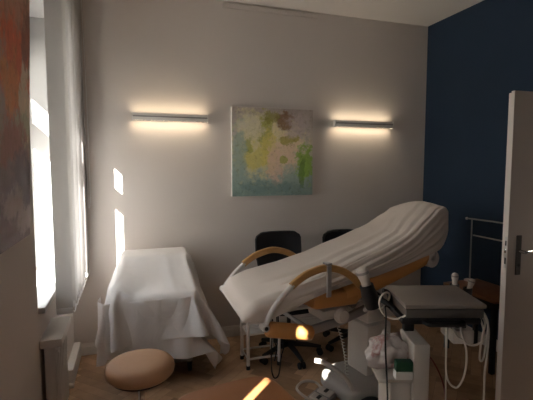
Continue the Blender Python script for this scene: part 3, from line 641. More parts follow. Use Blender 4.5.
-233,3284,377,-228,3278,408,-225,3272,438,-223,3266,469,-224,3260,500,-225,3254,531,-226,3248,562,-226,3242,593,-226,3236,623,-223,3230,654,-215,3224,684,-203,3217,712,-189,3211,739,-172,3204,765,-152,3197,788,-125,3193,804,-94,3195,807,-64,3202,801,-34,3209,796,-3,3214,793,28,3217,792,59,3221,790,90,3224,790,122,3226,789,153,3228,790,185,3230,790,216,3231,791,247,3232,792,279,3233,793,310,3234,795,341,3234,797,372,3232,801,402,3228,809,412,3246,786,416,3263,760,432,3279,738,456,3288,720,481,3297,702,489,3316,679,488,3335,654,472,3332,627,472,3317,599,481,3306,571,485,3292,543,485,3278,515,479,3267,486,471,3259,457,462,3255,427,454,3254,397,449,3254,366,444,3255,335,
-244,3307,381,-237,3302,411,-231,3297,442,-227,3292,472,-224,3286,503,-224,3280,534,-225,3274,565,-226,3268,596,-227,3262,626,-222,3256,657,-210,3249,685,-197,3243,713,-183,3236,740,-172,3229,769,-153,3223,793,-128,3218,812,-98,3217,820,-67,3222,817,-37,3229,812,-6,3234,809,25,3238,807,56,3241,806,87,3243,806,119,3245,806,150,3247,807,181,3249,807,213,3250,808,244,3251,809,275,3252,811,307,3253,812,338,3253,814,369,3253,817,399,3248,826,406,3266,801,416,3283,777,439,3293,758,466,3298,742,482,3315,721,480,3334,696,470,3323,668,477,3310,640,480,3296,612,478,3283,584,471,3274,554,462,3270,525,455,3272,494,450,3273,463,446,3275,432,443,3277,401,441,3279,369,439,3280,338,
-260,3326,386,-252,3323,416,-245,3319,446,-237,3315,476,-230,3311,507,-225,3305,537,-224,3299,568,-224,3293,599,-227,3287,630,-218,3281,659,-205,3275,687,-192,3268,715,-179,3261,742,-169,3255,771,-154,3248,798,-131,3243,819,-102,3240,831,-71,3243,832,-41,3250,827,-10,3254,825,21,3258,823,53,3260,823,84,3263,823,115,3265,823,147,3266,824,178,3268,825,209,3269,826,241,3270,827,272,3271,828,303,3272,829,335,3273,831,366,3273,834,396,3268,842,403,3286,817,422,3299,797,450,3300,781,471,3313,762,467,3330,736,470,3314,709,468,3301,681,463,3291,651,458,3286,621,454,3289,590,454,3292,558,461,3296,528,455,3297,497,450,3299,466,447,3301,435,443,3303,404,440,3304,373,438,3306,342,
-278,3344,390,-270,3341,421,-262,3338,451,-254,3334,481,-246,3331,511,-238,3328,541,-228,3325,571,-229,3318,602,-226,3313,633,-214,3307,661,-201,3300,689,-188,3293,717,-176,3287,745,-164,3280,773,-153,3274,802,-133,3268,825,-105,3264,840,-75,3265,846,-44,3271,842,-13,3274,841,18,3277,840,49,3280,840,81,3282,840,112,3284,841,143,3285,841,175,3287,842,206,3288,843,237,3289,844,269,3290,846,300,3291,847,332,3292,848,363,3293,850,393,3287,858,405,3304,834,432,3303,820,458,3311,803,453,3325,776,451,3312,747,446,3306,717,443,3306,685,446,3309,654,457,3312,625,455,3315,594,454,3318,563,454,3320,531,457,3323,500,453,3325,469,449,3326,438,445,3328,407,441,3330,376,437,3332,345,
-288,3368,394,-280,3365,424,-272,3361,454,-264,3358,484,-256,3354,515,-248,3351,545,-240,3348,575,-232,3344,605,-223,3339,635,-211,3332,664,-198,3326,692,-186,3319,720,-173,3312,748,-160,3306,776,-147,3299,804,-135,3293,832,-107,3290,844,-79,3288,858,-48,3292,856,-17,3294,857,15,3297,857,46,3299,857,77,3300,858,109,3302,859,140,3304,859,171,3305,860,203,3307,861,234,3308,862,266,3309,864,297,3310,865,328,3311,866,360,3312,867,390,3307,875,415,3315,857,441,3312,843,434,3316,813,428,3320,782,429,3324,751,433,3328,720,439,3331,689,447,3335,659,457,3337,630,457,3340,598,457,3343,567,456,3346,536,453,3348,504,450,3350,473,446,3352,442,443,3354,411,439,3356,380,436,3357,349,
-270,3386,389,-262,3383,419,-254,3379,450,-246,3376,480,-238,3372,510,-230,3369,540,-222,3366,570,-214,3362,600,-205,3358,630,-196,3353,660,-186,3348,690,-175,3343,718,-163,3336,747,-151,3330,775,-138,3323,803,-125,3316,831,-113,3310,859,-82,3312,867,-51,3314,869,-20,3315,872,11,3316,874,43,3317,876,74,3318,877,105,3319,879,137,3320,880,168,3322,881,200,3323,882,231,3324,883,262,3326,884,294,3327,885,325,3328,886,357,3329,888,390,3329,891,420,3331,878,437,3335,851,434,3340,819,434,3344,788,436,3349,757,440,3352,726,443,3356,695,452,3359,665,452,3362,634,450,3365,602,448,3367,571,446,3370,540,443,3372,509,440,3373,478,437,3376,446,435,3378,415,434,3381,384,435,3383,353,
-246,3388,381,-238,3385,411,-230,3382,441,-222,3378,471,-214,3374,502,-206,3370,532,-198,3370,562,-190,3370,593,-183,3369,623,-175,3367,653,-166,3363,683,-152,3350,708,-141,3344,737,-129,3340,766,-118,3337,795,-108,3334,825,-104,3333,857,-87,3332,885,-56,3332,888,-24,3335,889,8,3337,889,39,3339,889,71,3340,890,102,3342,890,134,3344,891,165,3345,891,196,3347,892,228,3348,892,259,3350,892,291,3352,892,322,3353,891,354,3355,890,386,3356,891,417,3357,885,436,3361,857,434,3365,824,439,3369,794,442,3373,762,444,3377,731,446,3381,700,445,3384,669,441,3386,638,439,3388,607,437,3390,575,436,3393,544,435,3396,513,434,3398,482,434,3401,450,435,3404,419,436,3406,388,437,3409,357,
-221,3387,372,-213,3384,403,-205,3381,433,-197,3378,463,-189,3375,493,-181,3373,523,-173,3372,554,-166,3371,584,-158,3372,615,-150,3366,645,-142,3362,674,-138,3371,704,-132,3369,735,-126,3366,766,-119,3363,796,-104,3360,823,-106,3359,855,-89,3359,882,-59,3359,892,-27,3361,890,5,3363,889,36,3365,889,67,3367,889,99,3368,889,130,3370,889,162,3371,889,193,3373,889,225,3374,889,256,3376,889,288,3378,889,319,3379,889,350,3381,889,382,3382,890,413,3383,886,433,3387,861,434,3391,829,434,3394,798,434,3397,767,434,3401,736,434,3404,705,434,3407,673,434,3410,642,434,3413,611,434,3416,580,435,3419,548,437,3421,517,438,3424,486,440,3426,455,443,3428,423,445,3430,392,448,3432,361,
-197,3389,364,-189,3386,394,-181,3384,425,-173,3382,455,-165,3380,485,-157,3378,515,-149,3376,546,-141,3374,576,-134,3373,607,-126,3372,637,-119,3371,668,-113,3373,698,-108,3377,729,-105,3380,760,-104,3383,791,-104,3386,823,-109,3384,854,-91,3385,880,-62,3385,892,-30,3387,889,1,3389,889,33,3391,889,64,3392,889,96,3394,889,127,3396,889,159,3397,889,190,3399,889,221,3400,889,253,3402,889,284,3403,889,316,3405,889,347,3406,889,378,3408,889,410,3409,887,433,3412,865,434,3416,834,434,3419,803,434,3423,772,435,3426,740,437,3429,709,438,3432,678,440,3435,647,443,3437,615,445,3439,584,448,3440,553,451,3442,521,454,3443,490,458,3445,459,461,3446,428,464,3447,397,467,3448,365,
-173,3395,356,-165,3394,387,-158,3393,417,-150,3391,448,-143,3391,478,-135,3390,509,-128,3390,539,-122,3390,570,-116,3391,601,-112,3393,632,-110,3395,663,-111,3398,694,-116,3401,725,-116,3403,757,-116,3406,788,-116,3408,819,-107,3409,849,-93,3410,878,-65,3411,892,-33,3413,889,-2,3415,889,30,3417,889,61,3418,889,93,3420,889,124,3421,890,155,3423,890,187,3424,890,218,3426,890,249,3427,890,281,3429,890,312,3431,890,343,3432,890,375,3434,889,407,3435,888,429,3437,866,444,3439,839,448,3440,808,451,3442,776,454,3444,745,456,3446,714,458,3448,682,461,3450,651,463,3452,620,466,3454,589,469,3455,557,472,3457,526,475,3458,495,478,3460,464,481,3461,432,484,3463,401,488,3464,370,
-152,3408,350,-145,3408,380,-138,3408,411,-131,3408,441,-125,3409,472,-120,3410,503,-115,3411,534,-111,3413,565,-108,3415,597,-109,3418,628,-111,3421,659,-112,3424,690,-113,3426,722,-112,3429,753,-111,3431,784,-110,3433,816,-110,3435,847,-95,3436,875,-68,3437,891,-36,3439,889,-5,3441,890,27,3442,890,58,3444,890,89,3446,890,121,3447,890,152,3449,890,183,3450,890,215,3452,890,246,3453,890,278,3455,890,309,3456,890,340,3458,890,372,3459,889,403,3461,889,428,3463,870,439,3464,840,450,3466,811,455,3467,780,459,3469,749,463,3471,718,466,3472,686,470,3474,655,473,3475,624,477,3477,593,480,3478,561,483,3480,530,486,3481,499,489,3483,468,492,3484,436,495,3486,405,497,3488,374,
-134,3427,344,-128,3427,375,-123,3429,406,-118,3430,437,-114,3432,468,-111,3434,499,-108,3436,530,-106,3438,561,-105,3441,593,-104,3443,624,-104,3446,655,-104,3448,687,-104,3451,718,-104,3453,749,-105,3455,780,-105,3458,812,-109,3460,843,-96,3462,872,-71,3463,890,-39,3465,889,-8,3467,890,23,3468,890,55,3470,890,86,3471,890,118,3473,890,149,3474,890,180,3476,890,212,3477,890,243,3479,890,274,3480,890,306,3482,890,337,3484,890,369,3485,889,400,3487,891,426,3488,872,440,3489,845,443,3490,813,448,3492,782,452,3494,751,455,3495,720,459,3497,689,463,3499,658,466,3500,626,470,3502,595,473,3503,564,476,3505,533,479,3506,501,481,3508,470,483,3509,439,485,3510,407,486,3511,376,
-121,3449,339,-117,3450,370,-114,3452,401,-111,3454,432,-108,3457,463,-107,3459,495,-105,3462,526,-104,3464,557,-104,3466,589,-104,3469,620,-104,3471,651,-104,3474,683,-104,3476,714,-105,3479,745,-106,3481,777,-107,3483,808,-109,3486,839,-98,3487,869,-74,3489,889,-42,3491,889,-11,3492,890,20,3494,890,52,3495,890,83,3497,890,114,3498,890,146,3500,890,177,3502,890,209,3503,890,240,3505,890,271,3506,890,303,3508,890,334,3509,890,365,3511,889,397,3513,892,424,3514,875,438,3515,847,437,3516,816,439,3517,784,442,3518,753,445,3519,722,448,3520,690,451,3521,659,454,3523,628,457,3524,597,460,3526,566,463,3527,534,468,3529,503,469,3530,472,469,3531,441,470,3531,409,471,3532,378,
-113,3473,334,-110,3475,366,-108,3477,397,-107,3480,428,-106,3482,460,-105,3485,491,-104,3487,522,-104,3490,553,-104,3492,585,-104,3494,616,-104,3497,647,-105,3499,679,-106,3502,710,-106,3504,741,-107,3507,773,-108,3509,804,-108,3511,835,-100,3513,866,-77,3515,888,-46,3516,890,-14,3518,890,17,3520,890,49,3521,890,80,3523,890,111,3524,890,143,3526,890,174,3527,890,205,3529,890,237,3530,890,268,3532,890,299,3533,890,331,3535,890,362,3537,889,394,3539,893,422,3540,877,438,3541,850,434,3541,818,435,3542,787,437,3543,755,439,3544,724,441,3545,693,443,3546,661,446,3547,630,450,3549,599,453,3550,568,455,3552,537,456,3553,505,457,3553,474,456,3553,443,456,3553,411,456,3553,380,
-109,3498,330,-108,3500,362,-107,3503,393,-106,3505,424,-106,3508,456,-105,3510,487,-105,3513,518,-105,3515,550,-104,3518,581,-104,3520,612,-104,3523,644,-104,3525,675,-104,3527,706,-104,3530,738,-104,3532,769,-104,3534,800,-104,3537,832,-102,3539,863,-80,3541,887,-49,3542,891,-17,3544,890,14,3545,890,45,3547,890,77,3548,890,108,3550,890,139,3551,890,171,3553,890,202,3555,890,234,3556,890,265,3558,890,296,3559,890,328,3561,890,359,3562,890,391,3565,894,419,3566,880,437,3566,853,435,3567,821,438,3568,790,439,3569,758,440,3570,727,441,3571,695,442,3572,664,443,3573,633,443,3574,601,444,3575,570,444,3575,539,443,3575,507,443,3575,476,442,3575,445,442,3574,413,441,3574,382,
-110,3523,327,-110,3526,358,-109,3528,389,-109,3531,420,-109,3533,452,-109,3536,483,-109,3538,514,-109,3541,546,-108,3543,577,-108,3545,608,-108,3548,640,-107,3550,671,-107,3553,702,-106,3555,734,-105,3558,765,-105,3560,796,-104,3562,828,-104,3565,860,-83,3566,886,-52,3568,892,-21,3569,889,11,3571,890,42,3573,890,74,3574,891,105,3576,891,136,3577,891,168,3579,890,199,3580,890,230,3582,890,262,3583,889,293,3585,889,324,3586,889,356,3588,887,387,3590,890,417,3592,881,436,3592,855,433,3592,823,432,3593,792,431,3593,760,430,3593,729,429,3594,698,428,3594,666,428,3594,635,427,3594,604,427,3594,572,426,3594,541,426,3594,509,426,3594,478,426,3595,447,426,3595,415,426,3595,384,
-115,3549,323,-115,3551,354,-115,3553,385,-115,3556,417,-115,3558,448,-115,3561,479,-115,3563,511,-114,3565,542,-114,3568,573,-114,3570,605,-113,3573,636,-113,3575,667,-112,3578,699,-111,3580,730,-110,3583,761,-107,3585,793,-104,3588,824,-103,3590,856,-86,3592,882,-55,3594,891,-24,3595,888,8,3596,887,39,3598,886,70,3599,884,102,3600,883,133,3601,882,164,3603,881,196,3604,880,227,3605,879,258,3607,878,290,3608,877,321,3605,872,352,3608,871,382,3613,878,408,3609,862,438,3617,857,433,3618,825,429,3619,794,426,3618,763,423,3618,731,420,3618,700,418,3617,669,416,3617,637,414,3616,606,413,3616,574,412,3616,543,411,3615,511,411,3615,480,410,3615,449,410,3615,417,410,3616,386,
-121,3573,319,-121,3576,350,-121,3578,382,-121,3581,413,-120,3583,444,-120,3586,475,-119,3588,507,-119,3591,538,-118,3593,569,-117,3596,601,-116,3598,632,-114,3601,663,-113,3603,695,-110,3606,726,-107,3608,757,-103,3611,788,-98,3613,819,-83,3604,845,-87,3617,873,-58,3607,868,-27,3611,867,5,3612,866,36,3612,864,67,3613,863,99,3613,861,130,3614,860,161,3614,858,193,3615,857,224,3615,856,255,3615,854,285,3623,857,317,3626,857,348,3629,858,374,3614,854,400,3630,850,429,3633,838,456,3630,824,451,3633,793,446,3635,762,441,3637,731,436,3638,700,431,3639,669,427,3640,638,423,3641,607,419,3641,576,415,3641,544,412,3641,513,409,3641,482,407,3641,451,404,3640,419,402,3640,388,
-124,3599,315,-124,3601,346,-123,3604,378,-122,3606,409,-122,3609,440,-121,3611,472,-119,3614,503,-118,3616,534,-116,3619,565,-114,3621,597,-111,3623,628,-107,3625,659,-103,3627,690,-97,3628,721,-91,3628,752,-83,3625,782,-77,3626,813,-100,3620,833,-86,3636,856,-61,3621,846,-30,3621,844,1,3618,841,33,3619,839,64,3619,838,95,3619,836,127,3619,834,158,3619,833,190,3620,832,221,3621,831,251,3628,832,283,3633,833,314,3636,833,345,3634,832,368,3614,828,398,3623,825,418,3647,819,447,3647,807,474,3643,792,471,3641,760,466,3642,729,461,3645,699,455,3648,668,450,3651,637,445,3654,606,440,3656,575,435,3658,544,431,3659,513,426,3661,482,421,3662,451,417,3663,420,413,3664,389,
-124,3624,311,-123,3627,342,-121,3629,374,-120,3632,405,-118,3634,436,-116,3637,467,-114,3639,499,-111,3641,530,-107,3643,561,-103,3644,592,-98,3645,623,-92,3646,654,-85,3645,685,-78,3644,715,-71,3643,746,-70,3647,777,-93,3639,796,-111,3640,822,-87,3654,837,-62,3637,825,-33,3628,819,-2,3626,817,30,3625,814,61,3625,813,92,3625,811,124,3626,810,155,3627,808,186,3629,808,217,3634,808,249,3638,808,280,3640,808,311,3640,808,343,3639,807,363,3616,803,394,3618,800,410,3645,794,437,3660,787,466,3662,776,491,3656,759,490,3650,728,486,3649,697,481,3652,666,476,3655,635,471,3658,604,466,3661,573,460,3664,543,455,3667,512,450,3670,481,445,3672,450,440,3674,419,435,3676,388,
-121,3650,307,-119,3652,338,-117,3655,370,-115,3657,401,-112,3659,432,-109,3661,463,-104,3663,494,-99,3664,525,-94,3664,556,-87,3664,587,-81,3664,618,-73,3663,648,-66,3662,679,-61,3663,710,-64,3668,740,-84,3665,764,-108,3655,783,-119,3662,811,-88,3669,817,-64,3654,805,-36,3642,797,-5,3636,793,26,3634,790,58,3634,789,89,3634,787,121,3635,786,152,3637,785,183,3639,784,215,3641,783,246,3642,783,278,3643,783,309,3644,782,340,3644,782,358,3619,778,389,3614,775,404,3641,769,427,3662,763,455,3673,755,484,3677,745,508,3669,725,510,3661,695,506,3658,664,501,3659,633,496,3660,602,491,3663,571,486,3666,540,481,3670,510,476,3673,479,471,3677,448,466,3679,417,461,3681,386,
]
def sheet():
    nx, ny = 50, 44; vals = SHEET
    org = Vector((.17, 3.3, 0)); co = []
    for k in range(0, len(vals), 3):
        x, y, z = vals[k]/1000 + .012, vals[k+1]/1000, vals[k+2]/1000
        if x < -.1: x = -.1 + (x + .1)*.72
        if z < .62:
            f = .62 - z
            if x > .25: x += .28*f*min(1, (x-.25)/.2)
            if x < .0: x += .07*f
            z = .62 - f*.86
        if (k//3) % 51 == 27 and y < 3.45: y -= .004; z += .004      # pressed centre fold
        co.append(Vector((x, y, z)) - org)
    fs = [(j*(nx+1)+i, j*(nx+1)+i+1, (j+1)*(nx+1)+i+1, (j+1)*(nx+1)+i) for j in range(ny) for i in range(nx)]
    me = bpy.data.meshes.new('dust_sheet'); me.from_pydata(co, [], fs); me.materials.append(M['sheet'])
    for p in me.polygons: p.use_smooth = True
    o = bpy.data.objects.new('dust_sheet', me); COL.objects.link(o); o.location = org
    s = o.modifiers.new('thickness', 'SOLIDIFY'); s.thickness = .003; s.offset = 1
    d = o.modifiers.new('smooth', 'SUBSURF'); d.levels = 1; d.render_levels = 2
    tag(o, 'white cotton sheet draped over the equipment trolley', 'sheet')
sheet()
def under_sheet():
    path = spline([(-.235, 3.22, 0), (-.235, 3.06, 0), (-.18, 3.005, 0), (-.05, 3.012, 0), (.1, 3.002, 0), (.22, 3.012, 0), (.36, 3.004, 0), (.455, 3.03, 0), (.475, 3.15, 0), (.48, 3.26, 0)], 8)
    n = len(path); rows = []
    for r in range(15):
        v = r/14; row = []
        for i, p in enumerate(path):
            u = i/(n-1)
            zb = .215 + .03*math.sin(u*7)
            if u > .72: zb = .215 - .19*min(1, (u-.72)/.1)
            if u < .2: zb = .16 + .05*u/.2
            flare = v*v*(.02 + .05*(.5+.5*math.sin(u*21)))
            z = .635 - (.635 - zb)*v
            ox = flare*(1.6 if u > .72 else -.4 if u < .15 else .0); oy = -flare*(.6 if .1 < u < .85 else .1)
            if u > .72 and v > .7: ox += (v-.7)*.28
            row.append((p.x + ox + .004*math.sin(u*55 + v*3), p.y + oy + .004*math.cos(u*43), z))
        rows.append(row)
    b = MB(); b.grid(rows)
    o = b.build('under_sheet', M['sheet'], loc=(.15, 3.1, 0))
    s = o.modifiers.new('thickness', 'SOLIDIFY'); s.thickness = .003
    d = o.modifiers.new('smooth', 'SUBSURF'); d.levels = 1; d.render_levels = 1
    tag(o, 'lower white cloth trailing to the floor under the dust sheet', 'sheet')
under_sheet()

# ------------------------------------------------------------------ stool and padded bench
def stool():
    c = Vector((.025, 2.245, 0))
    t = thing('round_stool', c, 'round tan leather swivel stool in front of the sheet-covered trolley', 'stool')
    b = MB(); b.lathe([(0, .470), (.14, .470), (.160, .475), (.174, .490), (.179, .510), (.174, .530), (.160, .545), (.135, .554), (.09, .558), (0, .559)], c, seg=48)
    s = b.build('seat', M['tan'], t)
    b = MB(); b.lathe([(0, .456), (.14, .456), (.148, .462), (.148, .471), (0, .471)], c, seg=48); b.build('seat_base', M['black'], s)
    b = MB(); b.cyl(c + Vector((0, 0, .24)), c + Vector((0, 0, .465)), .017); b.build('gas_lift', M['chrome'], t)
    b = MB(); b.cyl(c + Vector((0, 0, .075)), c + Vector((0, 0, .26)), .027); b.build('column', M['steel'], t)
    for k in range(5):
        a = R(72*k + 20); d = Vector((math.cos(a), math.sin(a), 0))
        b = MB(); b.tube([c + d*.02 + Vector((0, 0, .095)), c + d*.12 + Vector((0, 0, .085)), c + d*.22 + Vector((0, 0, .066))], [.02, .017, .013], 12)
        leg = b.build('leg', M['steel'], t)
        b = MB(); p = c + d*.215; q = Vector((-d.y, d.x, 0))
        b.cyl(p + q*-.012 + Vector((0, 0, .026)), p + q*.012 + Vector((0, 0, .026)), .026); b.cyl(p + Vector((0, 0, .03)), p + Vector((0, 0, .066)), .007)
        b.build('caster', M['rubber'], leg)
stool()
def bench():
    c = Vector((.445, 1.74, 0))
    t = thing('padded_bench', c, 'low cognac leather bench in the foreground with a sun streak', 'bench', rz=R(10))
    b = MB()
    n = 40; prof = [(0.0, .43), (.75, .43), (.96, .432), (1.0, .445), (1.0, .475), (.975, .490), (.92, .498), (.5, .501)]
    rings = []
    for s, z in prof:
        row = []
        for k in range(n):
            a = 2*PI*k/n; ca, sa = math.cos(a), math.sin(a); e = .42
            row.append((math.copysign(abs(ca)**e, ca)*.268*s, math.copysign(abs(sa)**e, sa)*.255*s, z))
        rings.append(row)
    V = b.grid(rings[1:], closed=True); b.bm.faces.new(V[0][::-1]); b.bm.faces.new(V[-1])
    b.build('cushion', M['bench'], t, local=True, angle=60)
    b = MB(); b.span(-.24, .24, -.21, .21, .385, .428, .006); b.build('frame', M['table_wood'], t, local=True)
    for x in (-.2, .2):
        for y in (-.17, .17):
            b = MB(); b.cyl((x*1.06, y*1.06, 0), (x, y, .39), .014, .022, seg=16); b.build('leg', M['table_wood'], t, local=True)
bench()

# ------------------------------------------------------------------ office chairs
def office_chair(x, y, rz, w, h, label, mesh_back):
    t = thing('office_chair', (x, y, 0), label, 'chair', 'office chairs behind the treatment couch', rz)
    b = MB(); n = 36; rings = []
    for s, z in ((.9, .415), (1, .425), (1.0, .455), (.93, .470), (.5, .474)):
        rings.append([(math.copysign(abs(math.cos(2*PI*k/n))**.6, math.cos(2*PI*k/n))*.235*s, math.copysign(abs(math.sin(2*PI*k/n))**.6, math.sin(2*PI*k/n))*.225*s, z) for k in range(n)])
    V = b.grid(rings, True); b.bm.faces.new(V[0][::-1]); b.bm.faces.new(V[-1])
    b.build('seat', M['black_fabric'], t, local=True, angle=60)
    # back: tapered, rounded shell
    def outline(z, grow=0):
        u = (z - .56)/(h - .56); ww = w*(.78 + .22*min(1, u/.55))
        if u > .88: ww *= math.sqrt(max(0.0, 1 - ((u-.88)/.12)**2*.45))
        return ww/2 + grow
    zs = [.56 + (h-.56)*k/16 for k in range(17)]
    def yoff(z): return .235 + .05*((z-.56)/(h-.56))
    b = MB(); front = []; back = []
    for z in zs:
        hw = outline(z)
        front.append([(hw*u, yoff(z) + .035*(u*u) * -1 - .02, z) for u in (-1, -.8, -.4, 0, .4, .8, 1)])
        back.append([(hw*u, yoff(z) + .035*(u*u) * -1 + (.012 if abs(u) == 1 else .028), z) for u in (-1, -.8, -.4, 0, .4, .8, 1)])
    if mesh_back:
        pts = [(-outline(z), yoff(z)-.035, z) for z in zs] + [(outline(z), yoff(z)-.035, z) for z in zs[::-1]]
        top = [(outline(h)*u, yoff(h)-.035*u*u, h+.004) for u in (-.6, 0, .6)]
        loop = pts[:17] + top + pts[17:]
        b.tube(loop, .012, 10, closed=True); bk = b.build('back_frame', M['black'], t, local=True)
        b = MB(); b.grid([[(p[0], p[1]+.018, p[2]) for p in row] for row in front]); mp = b.build('backrest', M['black_fabric'], t, local=True)
        sm = mp.modifiers.new('thickness', 'SOLIDIFY'); sm.thickness = .006
    else:
        rows = [f + bk[::-1] for f, bk in zip(front, back)]
        V = b.grid(rows, True); b.bm.faces.new(V[0][::-1]); b.bm.faces.new(V[-1])
        b.build('backrest', M['black_fabric'], t, local=True, angle=60)
    b = MB(); b.tube(spline([(0, .05, .41), (0, .20, .40), (0, .262, .48), (0, .27, .66)], 5), .018, 10, flat=(.05, .016), upv=(1, 0, 0)); b.build('back_support', M['black'], t, local=True)
    b = MB(); b.cyl((0, 0, .08), (0, 0, .27), .026); b.cyl((0, 0, .26), (0, 0, .42), .016); b.box((0, 0, .405), (.16, .2, .03), None, .01); b.build('column', M['black'], t, local=True)
    for k in range(5):
        a = R(72*k + 54); d = Vector((math.cos(a), math.sin(a), 0)); q = Vector((-d.y, d.x, 0))
        b = MB(); b.tube([d*.02 + Vector((0, 0, .10)), d*.15 + Vector((0, 0, .09)), d*.27 + Vector((0, 0, .068))], [.024, .02, .014], 10)
        leg = b.build('leg', M['black'], t, local=True)
        b = MB(); p = d*.262
        for s in (-.018, .018): b.cyl(p + q*(s-.008) + Vector((0, 0, .026)), p + q*(s+.008) + Vector((0, 0, .026)), .026, seg=16)
        b.cyl(p + Vector((0, 0, .03)), p + Vector((0, 0, .07)), .007, seg=10)
        b.build('caster', M['rubber'], leg, local=True)
office_chair(1.225, 3.17, R(2), .42, 1.005, 'black office chair with solid back below the canvas', False)
office_chair(1.84, 3.20, R(-3), .36, .975, 'black mesh-backed office chair half hidden by the covered couch', True)

# ------------------------------------------------------------------ treatment couch (axis s, across n)
BO = Vector((1.06, 2.65, 0)); BA = Vector((.985, .17, 0)).normalized(); BN = Vector((-BA.y, BA.x, 0))
def B(s, n, z): return BO + BA*s + BN*n + Vector((0, 0, z))
BROT = Matrix((BA, BN, (0, 0, 1))).transposed()
def bbox(mb, s0, s1, n0, n1, z0, z1, bev=.01):
    return mb.box(B((s0+s1)/2, (n0+n1)/2, (z0+z1)/2), (s1-s0, n1-n0, z1-z0), BROT, bev)
def lerp(x, tab):
    if x <= tab[0][0]: return tab[0][1]
    for (a, ya), (b_, yb) in zip(tab, tab[1:]):
        if x <= b_:
            u = (x-a)/(b_-a); u = u*u*(3-2*u)*.35 + u*.65
            return ya + (yb-ya)*u
    return tab[-1][1]

def slab(mb, secs, n0, n1):
    """cushion following (s, z_bottom, z_top) sections with rounded sides"""
    rows = []
    for i, (s, zb, zt) in enumerate(secs):
        m_ = (n0+n1)/2; hw = (n1-n0)/2; hz = (zt-zb)/2; zc = (zt+zb)/2
        k = .82 if i in (0, len(secs)-1) else 1.0
        row = []
        for q in range(24):
            a = 2*PI*q/24; ca, sa = math.cos(a), math.sin(a)
            row.append(B(s, m_ + math.copysign(abs(ca)**.35, ca)*hw*(1-(1-k)*.25), zc + math.copysign(abs(sa)**.5, sa)*hz*k))
        rows.append(row)
    V = mb.grid(rows, True); mb.bm.faces.new(V[0][::-1]); mb.bm.faces.new(V[-1])

